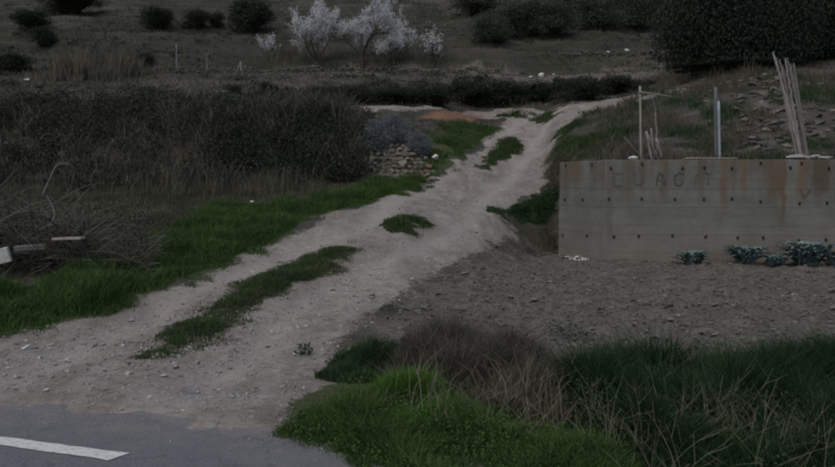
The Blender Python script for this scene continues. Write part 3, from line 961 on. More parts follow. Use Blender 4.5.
tag(pole('metal_post', [foot(716.5, 14.6), atd(715.5, 87, 14.6)], .036, .034, 'darkpost'), 'taller dark grey metal post on the concrete wall', 'post')
tag(pole('metal_post', [foot(720, 14.4), atd(718.6, 101, 14.4)], .026, .026, 'galv'), 'shorter pale blue metal post beside the dark one on the wall', 'post')
tag(pole('plastic_pipe', [Vector((atd(683, 158, 14.15).x, 14.02, 2.0)), Vector((atd(735, 158, 14.1).x, 13.98, 1.998))], .018, .018, 'pale_wood'), 'thin pale pipe lying along the concrete wall top', 'pipe')
def bundle(lab, ub, ut, vt, n, spread, r, split):
    base = foot(ub, 14.65)
    root = empty('pole_bundle', base)
    tag(root, lab, 'poles', 'bundles of poles leaning behind the wall')
    for k in range(n):
        a = base + Vector((random.uniform(-spread, spread), random.uniform(-.06, .06), 0))
        top = atd(ut + (k - (n - 1) / 2) * split + random.uniform(-1, 1), vt + random.uniform(0, 14) * (k > 0), 15.0)
        mid = a.lerp(top, .55) + Vector((random.uniform(-.03, .03), 0, 0))
        pole('pole', [a, mid, top], r, r * .45, 'grey_wood', root, 7, .008)
bundle('taller bundle of grey poles leaning left on the concrete wall', 801, 779, 52, 5, .05, .034, 3.0)
bundle('shorter grey pole bundle with a forked top, right of the taller bundle', 807, 791, 58, 4, .04, .034, 2.8)

# ---------------------------------------------------------------- plants: generators
def grow(s, tips, p, d, L, r, depth, spread=.7, up=.15, sides=5, seg=4):
    pts, rr = [p.copy()], [r]
    dd = d.normalized()
    for k in range(seg):
        dd = (dd + Vector((random.gauss(0, .13), random.gauss(0, .13), random.gauss(0, .08) + up * .3))).normalized()
        p = p + dd * (L / seg)
        pts.append(p.copy()); rr.append(r * (1 - .45 * (k + 1) / seg))
    V, T = tube(pts, rr, sides if depth > 1 else 3, False)
    s.add(V, T)
    if depth <= 1: tips.extend(pts[1:])
    if depth == 0: return
    for k in range(random.randint(2, 4) if depth > 1 else 4):
        q = random.randint(1, seg) if depth < 3 else seg - random.randint(0, 1)
        a = random.uniform(0, 6.28)
        side = dd.orthogonal().normalized()
        side.rotate(Matrix.Rotation(a, 3, dd))
        grow(s, tips, pts[q], dd * (1 - spread * .5) + side * spread + Vector((0, 0, up)), L * random.uniform(.55, .8), rr[q] * .68, depth - 1, spread, up, sides, seg)

def bush_meshes(seed, rx, rz, nl, ll, mat, stemmat='bark', clumps=26, low=.12):
    """foliage mesh and stem mesh of a rounded, uneven bush standing on its origin"""
    random.seed(seed)
    s = Soup()
    cs = []
    for k in range(clumps):
        a, q = random.uniform(0, 6.28), random.uniform(0, 1) ** .5
        zc = random.uniform(low, .92)
        rad = rx * math.sqrt(max(.05, 1 - ((zc - .42) / .62) ** 2)) * .78
        c = Vector((math.cos(a) * q * rad, math.sin(a) * q * rad, zc * rz * random.uniform(.85, 1.05)))
        cs.append((c, rx * random.uniform(.20, .40)))
        V, T = tube([Vector((c.x * .02, c.y * .02, -.1)), Vector((c.x * .45, c.y * .45, c.z * .5)), c], [.05 * rx, .03 * rx, .010 * rx], 4, False)
        s.add(V, T)
    pts, nr = [], []
    wts = np.array([c[1] ** 2 for c in cs]); wts /= wts.sum()
    cnt = rng.multinomial(nl, wts)
    for (c, r), m in zip(cs, cnt):
        d = rng.normal(size=(m, 3)); d /= np.linalg.norm(d, axis=1)[:, None]
        rr = r * rng.uniform(.25, 1.0, m) ** .45 * (1 + np.abs(rng.normal(0, .26, m)))
        pts.append(np.array(c) + d * rr[:, None] * np.array([1, 1, .85])); nr.append(d)
    pts, nr = np.concatenate(pts), np.concatenate(nr)
    pts[:, 2] = np.maximum(pts[:, 2], .02)
    V, T = leaves(pts, ll * rng.uniform(.6, 1.3, len(pts)), ll * .5 * rng.uniform(.7, 1.2, len(pts)), .3, nr * .8)
    return mesh_np('foliage', V, T, None, mat), s.mesh('stems', stemmat, True)

def place_bush(protos, u, v, width_px, height_ratio, label, name='bush', cat='bush', group=None, d=None, mat=None):
    """stands a bush where the ground is seen at (u, v), as wide as width_px there"""
    if d is None:
        p = ground_pt(u, v)
    else:
        p = atd(u, v, d); p.z = float(H(np.array([p.x]), np.array([d]))[0])
    fo, st = protos
    e = empty(name, p, random.uniform(0, 6.28))
    w = width_px / F_PX * p.y / 2
    e.scale = (w, w, w * height_ratio)
    link('foliage', fo, e); link('stems', st, e)
    return tag(e, label, cat, group)

# ---------------------------------------------------------------- far hillside: trees and bushes
PB = [bush_meshes(900 + k, 1.0, 1.5, 8000, .085, 'far_leaf', clumps=38) for k in range(4)]
PO = [bush_meshes(920 + k, 1.0, 1.5, 9000, .075, 'olive', clumps=40) for k in range(3)]
G1 = 'dark bushes on the far hillside'
for i, (u, v, w, hr, lab) in enumerate((
        (32, 30, 44, .55, 'wide dark bush on the far slope behind the rounder green bush'),
        (42, 46, 30, .75, 'rounded green bush standing at the left above the dry reeds'),
        (158, 30, 44, .6, 'low dark bush above the far terrace right of the small dark tree'),
        (197, 29, 34, .72, 'dark round bush between two bushes on the upper left terrace'),
        (217, 27, 22, .8, 'narrow dark bush squeezed beside the larger one on the upper terrace'),
        (252, 33, 52, .8, 'large dark bush on the upper terrace left of the blossom trees'),
        (145, 68, 26, .75, 'small round dry bush at the right edge of the tall reeds'),
        (235, 95, 20, .7, 'leftmost low bush on the terrace below the smallest blossom tree'),
        (268, 96, 26, .65, 'low bush on the terrace edge beneath the smallest blossom tree'),
        (75, 12, 70, .35, 'long low patch of scrub near the very top left of the slope'),
        (12, 72, 48, .5, 'low dark bush at the left edge beside the dry reeds'))):
    place_bush(PB[i % 4], u, v, w, hr, lab, group=G1)
G2 = 'olive trees along the top terrace'
for i, (u, v, w, hr, lab) in enumerate((
        (492, 42, 46, .75, 'lowest olive tree at the left end of the upper olive row'),
        (522, 38, 58, .85, 'second olive tree from the left on the upper terrace'),
        (553, 36, 50, .85, 'third olive tree from the left on the upper terrace'),
        (598, 30, 56, .85, 'olive tree behind the dry brown mound on the upper terrace'),
        (640, 30, 56, .9, 'rightmost olive tree on the upper terrace beside the dark evergreen'),
        (470, 16, 60, .75, 'high olive tree at the top edge above the sparse blossom sapling'),
        (572, 12, 60, .8, 'olive tree at the top edge behind the olive row'),
        (628, 8, 60, .8, 'olive tree at the top edge behind the rightmost olive'))):
    place_bush(PO[i % 3], u, v, w, hr, lab, name='olive_tree', cat='tree', group=G2)
for i, (u, v, w, hr, lab) in enumerate((
        (322, 100, 40, .40, 'leftmost dark shrub on the scrub terrace above the blue-grey shrubs'),
        (350, 103, 60, .36, 'broad dark shrub on the scrub terrace above the dry stone wall'),
        (395, 104, 58, .34, 'dark shrub right of the broad one on the scrub terrace'),
        (430, 105, 54, .42, 'dark shrub above the orange earth on the scrub terrace'),
        (468, 104, 64, .40, 'dark shrub left of the track junction on the scrub terrace'),
        (505, 104, 60, .46, 'dark shrub directly above the track junction'),
        (545, 103, 70, .38, 'dark shrub below the three white stones'),
        (585, 100, 58, .46, 'dark shrub where the upper track bends away'),
        (622, 94, 52, .42, 'rightmost dark shrub on the scrub terrace by the evergreen tree'))):
    place_bush(PB[(i + 1) % 4], u, v, w, hr, lab, group='dark shrubs on the scrub terrace')

# the big dark evergreen
random.seed(5)
fo, st = bush_meshes(950, 1.0, 1.0, 80000, .034, 'evergreen', clumps=48, low=.05)
p = atd(735, 73, 25.0); p.z = float(H(np.array([p.x]), np.array([p.y]))[0]) - .1
ev = empty('evergreen_tree', p)
ev.scale = (3.2, 2.3, 3.9)
link('crown', fo, ev); link('trunk', st, ev)
tag(ev, 'big dense near-black evergreen tree on the slope behind the concrete wall', 'tree')
fo2, st2 = bush_meshes(951, 1.0, 1.1, 42000, .042, 'evergreen', clumps=34, low=.05)
p = atd(838, 68, 26.0); p.z = float(H(np.array([p.x]), np.array([p.y]))[0]) - .1
e2 = empty('evergreen_tree', p)
e2.scale = (2.3, 2.0, 3.4)
link('crown', fo2, e2); link('trunk', st2, e2)
tag(e2, 'dark evergreen tree cut off by the right edge above the stone heap', 'tree')

# blossoming almond trees
def almond(label, u, v, d, h, seed, nb, lean=(0, 0), spread=.75, depth=4, r=.10, size=.075, cl=.085):
    random.seed(seed)
    base = atd(u, v, d); base.z = float(H(np.array([base.x]), np.array([d]))[0]) - .05
    e = empty('blossom_tree', base)
    tag(e, label, 'tree', 'blossoming trees behind the terrace wall')
    s, tips = Soup(), []
    trunk_h = h * .15
    d0 = Vector((lean[0], lean[1], 1))
    V, T = tube([Vector((0, 0, -.1)), d0 * trunk_h * .5, d0 * trunk_h], [r * 1.3, r, r * .85], 7, False)
    s.add(V, T)
    for k in range(4):
        a = k * 1.6 + random.uniform(-.6, .6)
        grow(s, tips, d0 * trunk_h, Vector((math.cos(a) * random.uniform(.5, 1.2), math.sin(a) * .6, random.uniform(.6, 1.1))), h * random.uniform(.24, .42), r * .6, depth - 1, spread, .18)
    link('trunk', s.mesh('trunk', 'bark', True), e)
    tips = np.array([tuple(t) for t in tips])
    c = tips[rng.integers(0, len(tips), nb)] + rng.normal(0, cl, (nb, 3))
    V, T = leaves(c, size * rng.uniform(.6, 1.3, nb), size * .8, .2)
    link('crown', mesh_np('crown', V, T, None, 'blossom'), e)
almond('white blossom tree with a dark leaning trunk, left of the fullest one', 316, 62, 45.5, 4.5, 31, 5200, (.14, 0), .8, size=.075)
almond('fullest white blossom tree behind the terrace wall', 362, 66, 45.5, 4.9, 32, 12500, (.02, 0), .85, r=.12)
almond('white blossom tree between the fullest one and the sparse sapling', 394, 66, 45.5, 3.1, 36, 2600, (.0, 0), .8, r=.09)
almond('sparse blossom sapling with few flowers, rightmost of the blossom trees', 432, 66, 45.8, 2.9, 33, 420, (.1, 0), .8, 3, .06, .10, .1)
almond('smallest blossom tree, leftmost, with a short white crown', 270, 58, 47, 2.3, 34, 900, (-.15, 0), .7, 3, .06)
# thicket of bare branches around the blossom trees
# small bare dark tree and thin posts far left
def bare_tree(label, u, v, d, h, seed, r=.05, mat='bark', depth=3, name='bare_tree'):
    random.seed(seed)
    base = atd(u, v, d); base.z = float(H(np.array([base.x]), np.array([d]))[0]) - .05
    e = empty(name, base)
    tag(e, label, 'tree')
    s, tips = Soup(), []
    V, T = tube([Vector((0, 0, -.1)), Vector((.02, 0, h * .3)), Vector((0, 0, h * .55))], [r * 1.2, r, r * .8], 6, False)
    s.add(V, T)
    link('trunk', s.mesh('trunk', mat, True), e)
    s = Soup()
    for k in range(4):
        a = k * 1.6
        grow(s, tips, Vector((0, 0, h * .5)), Vector((math.cos(a) * .7, math.sin(a) * .7, .8)), h * .3, r * .55, depth, .7, .15, 4, 3)
    link('crown', s.mesh('crown', mat, True), e)
bare_tree('small dark bare tree standing alone on the far left terrace', 105, 40, 52, 1.9, 41, .06)
bare_tree('thin bare sapling with a pale stem on the left terrace', 207, 76, 39, 1.7, 42, .035, 'grey_wood', 2)
p = atd(177, 75, 38); p.z = float(H(np.array([p.x]), np.array([38.]))[0]) - .1
tag(pole('fence_post', [p, p + Vector((.01, 0, 1.45))], .04, .035, 'darkpost'), 'thin dark fence post alone on the left terrace', 'post')
p = atd(240, 74, 40); p.z = float(H(np.array([p.x]), np.array([40.]))[0]) - .05
rk = empty('stake_tripod', p)
for dx, dy in ((-.24, 0), (.12, .1), (.1, -.15)):
    pole('leg', [p + Vector((dx, dy, 0)), p + Vector((.04, 0, .72))], .03, .024, 'pale_wood', rk)
tag(rk, 'small tripod of pale stakes left of the blossom trees', 'stakes')

# low terrace wall under the blossom trees
cs, ss = [], []
for u in np.arange(225, 500, 1.15):
    x, y = at(u, 72 + .4 * math.sin(u * .05) + (1.5 if u > 420 else 0))
    for k in range(int(1.2 + 3 * vnoise(np.array([u * .07]), np.array([.5]), 5)[0])):
        cs.append((x + rng.normal(0, .05), y + rng.normal(0, .05), float(H(np.array([x]), np.array([y]))[0]) + .05 + k * .12)); ss.append(rng.uniform(.07, .13))
tw = empty('terrace_wall', (float(cs[0][0]), float(cs[0][1]), float(cs[0][2])))
o = link('stones', scatter_rocks(np.array(cs), np.array(ss)).mesh('stones', 'stone', origin=tw.location), tw)
o['kind'] = 'stuff'
tag(tw, 'low pale terrace wall of small stones running under the blossom trees', 'wall')
cs, ss = [], []
for u in np.arange(560, 652, 1.3):
    x, y = at(u, 57 + .8 * math.sin(u * .2))
    for k in range(2):
        cs.append((x + rng.normal(0, .08), y + rng.normal(0, .08), float(H(np.array([x]), np.array([y]))[0]) + .03 + k * .12)); ss.append(rng.uniform(.06, .12))
tw = empty('terrace_wall', (float(cs[0][0]), float(cs[0][1]), float(cs[0][2])))
o = link('stones', scatter_rocks(np.array(cs), np.array(ss)).mesh('stones', 'stone', origin=tw.location), tw)
o['kind'] = 'stuff'
tag(tw, 'broken terrace wall of grey stones below the upper olive trees', 'wall')

# ---------------------------------------------------------------- blue-grey shrubs over the dry stone wall
PG = [bush_meshes(970 + k, 1.0, 1.25, 5000, .09, 'bluegrey', clumps=20, low=.05) for k in range(2)]
for i, (u, v, w, hr, lab, d) in enumerate((
        (374, 143, 34, 1.05, 'leftmost blue-grey shrub above the dry stone wall', 20.9),
        (396, 142, 38, 1.15, 'middle blue-grey shrub above the dry stone wall', 21.1),
        (417, 144, 30, 1.0, 'rightmost blue-grey shrub above the dry stone wall', 20.8),
        (380, 126, 34, .8, 'blue-grey shrub growing higher up behind the leftmost one', 21.9))):
    place_bush(PG[i % 2], u, v, w, hr, lab, name='blue_grey_shrub', cat='shrub', group='blue-grey shrubs above the stone wall', d=d)

# ---------------------------------------------------------------- silver-leaved plants at the wall foot
def artichoke(u, v, w_px, h, label, seed, n=46):
    n = int(n * 2)
    p = ground_pt(u, v)
    e = empty('leafy_plant', p)
    tag(e, label, 'plant', 'silvery leafy plants at the foot of the concrete wall')
    R = w_px / F_PX * p.y / 2
    r = random.Random(seed)
    s = Soup()
    for k in range(n):
        a = r.uniform(0, 6.28)
        L = R * r.uniform(.55, 1.15)
        rise = h * r.uniform(.6, 1.6)
        wd = .055 * r.uniform(.6, 1.3)
        o = Vector((r.uniform(-.35, .35) * R, r.uniform(-.2, .2) * R, 0))
        d = Vector((math.cos(a), math.sin(a) * .8, 0))
        sd = Vector((-d.y, d.x, 0))
        V, T = [], []
        m = 6
        for i in range(m + 1):
            t = i / m
            c = o + d * L * t + Vector((0, 0, rise * (1.9 * t - 1.25 * t * t)))
            ww = wd * math.sin(math.pi * min(1, .12 + .9 * t)) * (1 + (.35 if i % 2 else -.25))
            V += [tuple(c - sd * ww + Vector((0, 0, .3 * ww))), tuple(c), tuple(c + sd * ww + Vector((0, 0, .3 * ww)))]
            if i:
                b = 3 * i
                T += [(b - 3, b - 2, b + 1), (b - 3, b + 1, b), (b - 2, b - 1, b + 2), (b - 2, b + 2, b + 1)]
        s.add(V, T)
    link('leaves', s.mesh('leaves', 'artichoke', True), e)
artichoke(692, 264.5, 36, .22, 'smallest silvery plant, leftmost at the foot of the concrete wall', 1, 34)
artichoke(746, 265, 46, .27, 'second silvery plant from the left at the concrete wall foot', 2)
artichoke(774, 266, 26, .16, 'low silvery plant squeezed between two bigger ones at the wall foot', 5, 24)
artichoke(806, 266.5, 58, .36, 'largest silvery plant at the foot of the concrete wall', 3, 60)
artichoke(838, 268, 34, .25, 'silvery plant cut by the right edge at the wall foot', 4, 36)

# ---------------------------------------------------------------- bramble bank on the left
def thicket(poly, nclump, r, nleaf, ll, mat, name, label, cat, lift=.5, nt=0, tmat='twig', tl=.7, seed=3, dens=None, tw_=.016):
    c = sample(poly, nclump, dens, .3, seed)
    rad = rng.uniform(r[0], r[1], len(c))
    n = nleaf // len(c)
    d = rng.normal(size=(len(c), n, 3)); d /= np.linalg.norm(d, axis=2)[:, :, None]
    q = rng.uniform(.3, 1.0, (len(c), n)) ** .5 * rad[:, None]
    pts = c[:, None, :] + np.array([0, 0, 1]) * (rad * lift)[:, None, None] + d * q[:, :, None] * np.array([1.15, 1.0, .8])
    pts = pts.reshape(-1, 3); dn = d.reshape(-1, 3)
    keep = pts[:, 2] > H0(pts[:, 0], pts[:, 1]) - .02
    pts, dn = pts[keep], dn[keep]
    V, T = leaves(pts, ll * rng.uniform(.6, 1.4, len(pts)), ll * .55 * rng.uniform(.7, 1.2, len(pts)), .3, dn * .8)
    s = Soup(); s.add(V, T)
    return tag(link(name, s.mesh(name, mat)), label, cat, kind='stuff')
BANK = P([(-140, 192), (0, 192), (150, 192), (300, 188), (372, 181), (362, 150), (360, 118), (300, 112), (230, 106), (150, 103), (0, 105), (-140, 106)])
DARKBANK = P([(215, 180), (300, 186), (378, 180), (362, 160), (358, 140), (335, 122), (290, 122), (240, 130), (215, 150)])
TOPDARK = P([(-140, 150), (0, 150), (100, 140), (200, 140), (300, 135), (340, 125), (310, 115), (200, 108), (100, 108), (-140, 112)])
thicket(BANK, 170, (.3, .85), 62000, .085, 'bramble', 'bramble_thicket', 'tangle of dull brown-green brambles covering the left bank', 'brambles', .35, seed=4)
thicket(DARKBANK, 120, (.3, .8), 52000, .08, 'dark_leaf', 'dark_thicket', 'dark green growth on the bank left of the dry stone wall', 'undergrowth', .4, seed=6)
thicket(TOPDARK, 110, (.25, .6), 30000, .08, 'far_leaf', 'green_scrub', 'dark green scrub along the upper part of the left bank', 'scrub', .35, seed=7)
def stems(poly, n, h, w, lean, mat, name, label, cat, dens=None, soft=.3, lift=0.0, kind='stuff', sd=1, bend=None):
    b = sample(poly, n, dens, soft, sd)
    b[:, 2] += rng.uniform(0, lift, len(b)) if lift else 0
    q = 3.2 / max(1.0, float(np.median(b[:, 1])) / 8)
    hf = (.35 + 1.0 * sstep(.25, .72, fbm(b[:, 0] * q, b[:, 1] * q, sd + 200))) * np.clip(.35 + poly_sdf(np.asarray(poly), b[:, 0], b[:, 1]) / .35, .35, 1)
    V, T = blades(b, rng.uniform(h[0], h[1], len(b)) * hf, rng.uniform(w[0], w[1], len(b)), rng.uniform(lean[0], lean[1], len(b)), bend)
    return tag(link(name, mesh_np(name, V, T, None, mat)), label, cat, kind=kind)
patch = lambda f, lo, hi, sd: (lambda x, y: sstep(lo, hi, fbm(x * f, y * f, sd)))
stems(BANK, 9000, (.3, .9), (.010, .024), (.3, 1.6), 'twig', 'bare_twigs', 'grey bare twigs sticking out of the left bramble bank', 'twigs', patch(.5, .4, .6, 77), lift=.45)
stems(BANK, 16000, (.15, .45), (.02, .04), (.4, 1.6), 'dry_grass', 'bank_dry_grass', 'dry grass hanging over the left bramble bank', 'dry grass', patch(.4, .42, .6, 78), lift=.25)
FOOT = P([(-140, 206), (0, 204), (120, 204), (250, 200), (330, 193), (330, 186), (200, 184), (0, 184), (-140, 184)])
stems(FOOT, 4500, (.10, .60), (.008, .02), (.1, .6), 'dry_grass', 'dry_grass', 'tall dry grass along the foot of the bramble bank', 'dry grass', patch(.7, .3, .6, 8))
# ---------------------------------------------------------------- meadow, verge and track grass
stems(MEADOW, 42000, (.06, .18), (.006, .014), (.1, .8), 'dull_grass', 'meadow_grass', 'dull grass in the meadow between brambles and track', 'grass', sd=3)
stems(VERGE_L, 85000, (.09, .26), (.006, .013), (.2, 1.0), 'grass', 'verge_grass', 'lush green grass along the left side of the track', 'grass', sd=5)
stems(BANK_GRASS, 12000, (.06, .2), (.012, .024), (.2, .9), 'grass', 'bank_grass', 'green grass on the bank between the stone wall and track', 'grass', patch(1.2, .3, .5, 12))
STRIP = P([(140, 357), (165, 340), (200, 318), (225, 296), (262, 274), (305, 256), (340, 248), (359, 251), (345, 263), (300, 285), (262, 308), (225, 332), (190, 350), (160, 358)])
stems(STRIP, 26000, (.03, .13), (.005, .010), (.2, 1.2), 'strip_grass', 'centre_strip_grass', 'strip of dark green grass growing between the wheel ruts', 'grass', patch(2.2, .18, .45, 16), soft=.22, sd=15)
stems(STRIP, 3500, (.03, .09), (.005, .010), (.4, 1.4), 'dull_grass', 'strip_fringe_grass', 'thin dry fringe around the grass strip between the ruts', 'grass', patch(4, .4, .6, 17), soft=.55, sd=18)
for i, (pts, n, hh, mt, lab) in enumerate((
        ([(383, 224), (395, 218), (415, 217), (436, 225), (425, 231), (405, 232)], 5000, (.04, .12), 'strip_grass', 'small round patch of grass in the middle of the track'),
        ([(498, 214), (520, 203), (545, 197), (559, 196), (560, 212), (545, 218), (515, 221)], 8000, (.08, .22), 'deep_grass', 'dark grass tuft at the left end of the concrete wall'),
        ([(484, 168), (490, 156), (498, 144), (515, 138), (521, 142), (517, 154), (500, 162), (488, 172)], 5000, (.08, .22), 'strip_grass', 'upright clump of weeds in the centre of the upper track'),
        ([(496, 118), (520, 112), (552, 110), (560, 113), (530, 118)], 3500, (.08, .25), 'strip_grass', 'thin band of grass lying across the track junction'),
        ([(552, 154), (560, 143), (585, 138), (600, 133), (612, 140), (606, 156), (570, 158)], 6000, (.08, .25), 'strip_grass', 'weedy bank of grass on the right of the upper track'),
        ([(549, 190), (552, 160), (562, 150), (566, 160), (560, 190)], 3500, (.08, .3), 'dull_grass', 'dull grass on the small bank left of the wall top'),
        ([(553, 134), (565, 127), (584, 121), (582, 128), (562, 136)], 2500, (.06, .2), 'strip_grass', 'small grass tuft on the right of the upper track bend'))):
    mt_poly = P(pts)
    stems(mt_poly, n, hh, (.010, .022), (.2, 1.1), mt, 'grass_patch', lab, 'grass', patch(3, .25, .55, 60 + i), soft=.28, sd=20 + i)
# herb leaves in the left verge and small weeds on the dirt
def weed(u, v, r, h, n, label, mat='weed', ll=.05):
    p = ground_pt(u, v)
    e = empty('weed', p)
    tag(e, label, 'weed')
    c = rng.normal(0, 1, (n, 3)) * np.array([r, r, 0]) + np.column_stack([np.zeros(n), np.zeros(n), rng.uniform(.0, h, n)])
    V, T = leaves(c, ll * rng.uniform(.6, 1.3, n), ll * .4, .5)
    link('leaves', mesh_np('leaves', V, T, None, mat), e)
weed(305, 354, .035, .09, 60, 'small dark weed alone on the bare dirt near the verge')
weed(372, 297, .03, .03, 20, 'tiny weed on the dirt where the field begins')
weed(437, 329, .06, .05, 60, 'low weed at the near edge of the tilled soil behind the russet brush')
weed(570, 338, .12, .10, 140, 'grey-green weed standing between the russet brush and dark grass', 'olive')

# ---------------------------------------------------------------- near verge on the right
BRIGHT = P([(284, 438), (300, 420), (330, 408), (352, 398), (400, 395), (450, 400), (480, 412), (520, 428), (560, 440), (620, 450), (660, 470), (640, 520), (420, 520), (330, 460)], 3.2)
BRIGHT2 = P([(336, 408), (352, 396), (400, 392), (440, 398), (470, 415), (440, 440), (380, 445), (340, 430)], 3.2)
stems(BRIGHT, 42000, (.06, .17), (.005, .010), (.2, 1.0), 'grass', 'roadside_grass', 'short green grass spilling over the asphalt edge', 'grass', soft=.10, sd=31)
stems(BRIGHT2, 34000, (.12, .26), (.005, .010), (.1, .8), 'bright_grass', 'bright_grass', 'bright fresh green grass clump at the roadside corner', 'grass', soft=.12, sd=32)
cl = sample(BRIGHT, 7000, None, .1, 33)
cl[:, 2] += rng.uniform(.03, .15, len(cl))
V, T = leaves(cl, rng.uniform(.010, .022, len(cl)), .014, .9)
tag(link('clover', mesh_np('clover', V, T, None, 'grass')), 'small round clover leaves among the roadside grass', 'clover', kind='stuff')
RUSSET = P([(392, 372), (410, 352), (470, 350), (530, 356), (560, 372), (585, 395), (560, 420), (500, 418), (480, 402), (420, 396)], 3.5)
stems(RUSSET, 26000, (.12, .42), (.003, .008), (.1, 1.1), 'russet', 'russet_brush', 'patch of dry russet stalks between bright grass and tilled soil', 'dry brush', soft=.15, sd=35)
LEFTDARK = P([(328, 376), (340, 360), (370, 352), (395, 350), (400, 372), (385, 384), (350, 386)], 3.5)
stems(LEFTDARK, 12000, (.10, .34), (.005, .010), (.1, .8), 'deep_grass', 'dark_tuft', 'dark green tuft at the corner of track and verge', 'grass', soft=.10, sd=36)
DARK = P([(540, 398), (575, 382), (640, 378), (720, 378), (860, 380), (980, 390), (980, 520), (760, 520), (640, 470), (590, 440)], 3.2)
stems(DARK, 76000, (.14, .40), (.005, .011), (.1, .9), 'dark_grass', 'tall_dark_grass', 'tall dark green grass in front of the tilled field', 'grass', soft=.18, sd=37)
cl = sample(DARK, 15000, patch(1.6, .40, .6, 55), .15, 38)
cl[:, 2] += rng.uniform(.04, .28, len(cl))
V, T = leaves(cl, rng.uniform(.016, .036, len(cl)), .012, .4)
tag(link('dark_herbs', mesh_np('dark_herbs', V, T, None, 'weed')), 'small leafy herbs growing through the tall dark grass', 'herbs', kind='stuff')
# pale dead stems, long arching ones in front
def dead_stems(poly, n, h, name, label, mat='straw', seed=1, r=.0022):
    random.seed(seed)
    b = sample(poly, n, None, .1, seed)
    s = Soup()
    for q in b:
        p = Vector(q); L = random.uniform(*h)
        a = random.uniform(0, 6.28); lean = abs(random.gauss(.35, .35))
        d = Vector((math.cos(a) * lean, math.sin(a) * lean, 1)).normalized()
        pts, rr = [p.copy()], [r]
        for k in range(6):
            d = (d + Vector((math.cos(a) * .10, math.sin(a) * .10, -.05)) + Vector((random.gauss(0, .07), random.gauss(0, .07), 0))).normalized()
            p = p + d * L / 6
            pts.append(p.copy()); rr.append(r * (1 - .75 * (k + 1) / 6))
            if k > 1 and random.random() < .4:
                e = (d + Vector((random.gauss(0, .6), random.gauss(0, .6), .2))).normalized()
                V, T = tube([p, p + e * L * .16, p + e * L * .28 + Vector((0, 0, .01))], [r * .6, r * .45, r * .25], 3, False)
                s.add(V, T)
        V, T = tube(pts, rr, 4, False)
        s.add(V, T)
    return tag(link(name, s.mesh(name, mat)), label, 'dead stems', kind='stuff')
PALE = P([(600, 440), (640, 425), (700, 430), (760, 440), (840, 440), (860, 520), (640, 520), (600, 470)], 3.0)
PALE2 = P([(420, 425), (470, 412), (540, 415), (600, 425), (600, 450), (500, 450), (430, 440)], 3.0)
dead_stems(PALE, 160, (.20, .55), 'pale_dead_stems', 'pale dead stalks in front of the tall dark grass', seed=61, r=.0020)
dead_stems(PALE2, 70, (.15, .45), 'arching_dead_stems', 'few thin straw stalks arching over the bright grass', seed=62, r=.0019)
MIXED = P([(340, 400), (400, 385), (560, 392), (700, 385), (880, 385), (880, 480), (700, 480), (500, 455), (360, 440)], 3.2)
stems(MIXED, 2400, (.10, .40), (.003, .006), (.1, 1.2), 'straw', 'straw_stalks', 'thin straw stalks mixed through all the roadside grass', 'straw', patch(1.8, .4, .6, 66), soft=.3, sd=67)
dead_stems(DARK, 55, (.25, .5), 'grey_dead_stems', 'thin grey stalks rising among the tall dark grass', 'twig', seed=63)

# ---------------------------------------------------------------- dead brush on the left, with debris
def brush_pile():
    random.seed(71)
    s = Soup()
    for k in range(2600):
        u = random.uniform(-60, 150)
        v = random.uniform(236, 268) - (u + 60) * .08
        d = random.uniform(9.6, 11.6)
        p = atd(u, v, d)
        p.z = float(H0(np.array([p.x]), np.array([p.y]))[0]) + abs(random.gauss(0, .30)) * (1.0 if u < 90 else .45)
        L = random.uniform(.25, .95) * (1 if u < 95 else .65)
        a = random.uniform(0, 6.28)
        d_ = Vector((math.cos(a), math.sin(a), random.uniform(-.1, 1.5))).normalized()
        pts = [p.copy()]
        for q in range(4):
            d_ = (d_ + Vector((random.gauss(0, .25), random.gauss(0, .25), random.gauss(-.12, .15)))).normalized()
            p = p + d_ * L / 4
            pts.append(p.copy())
        r = random.uniform(.005, .012)
        V, T = tube(pts, [r, r * .9, r * .75, r * .55, r * .3], 3, False)
        s.add(V, T)
    return s
tag(link('brush_pile', brush_pile().mesh('brush_pile', 'twig')), 'tangled heap of dead grey-brown branches left of the track', 'brush', kind='stuff')
PILE = P([(-120, 272), (0, 262), (80, 250), (150, 236), (140, 224), (60, 228), (-120, 236)])
thicket(PILE, 60, (.2, .5), 15000, .05, 'twig', 'dead_leaves', 'withered brown leaves caught in the dead brush heap', 'dead leaves', .5, seed=74)
REDDRY = P([(140, 236), (175, 222), (215, 218), (205, 228), (160, 240)])
stems(REDDRY, 5000, (.05, .22), (.006, .012), (.3, 1.2), 'russet', 'russet_grass', 'russet dry grass between the dead brush and verge', 'dry grass', sd=75)
def board(name, a, b, w, t, mat):
    a, b = Vector(a), Vector(b)
    d = (b - a); L = d.length
    bm = bmesh.new()
    bmesh.ops.create_cube(bm, size=1)
    bmesh.ops.scale(bm, vec=(L, w, t), verts=bm.verts)
    bmesh.ops.bevel(bm, geom=bm.edges[:], offset=min(w, t) * .15, segments=1, affect='EDGES')
    me = bpy.data.meshes.new(name); bm.to_mesh(me); bm.free()
    me.materials.append(M[mat])
    o = link(name, me)
    o.location = (a + b) / 2
    o.rotation_mode = 'QUATERNION'
    o.rotation_quaternion = d.to_track_quat('X', 'Z')
    return o
tag(board('plank', atd(54, 239, 9.6), atd(83, 238, 9.5), .10, .035, 'pale_wood'), 'pale plank lying across the dead brush heap', 'plank')
tag(board('board', atd(-30, 264, 9.2), atd(10, 254, 9.3), .08, .20, 'sack'), 'whitish board half hidden in the brush at the left edge', 'board')
tag(board('beam', atd(14, 249, 9.45), atd(46, 247, 9.6), .10, .08, 'grey_wood'), 'grey weathered beam under the dead brush left of the plank', 'beam')
random.seed(79)
tag(pole('stick', [ground_pt(44, 262), atd(52, 222, 10.2), atd(56, 214, 10.25), atd(47, 196, 10.3)], .016, .007, 'grey_wood', wob=.004), 'bent pale branch standing upright in the dead brush heap', 'branch')
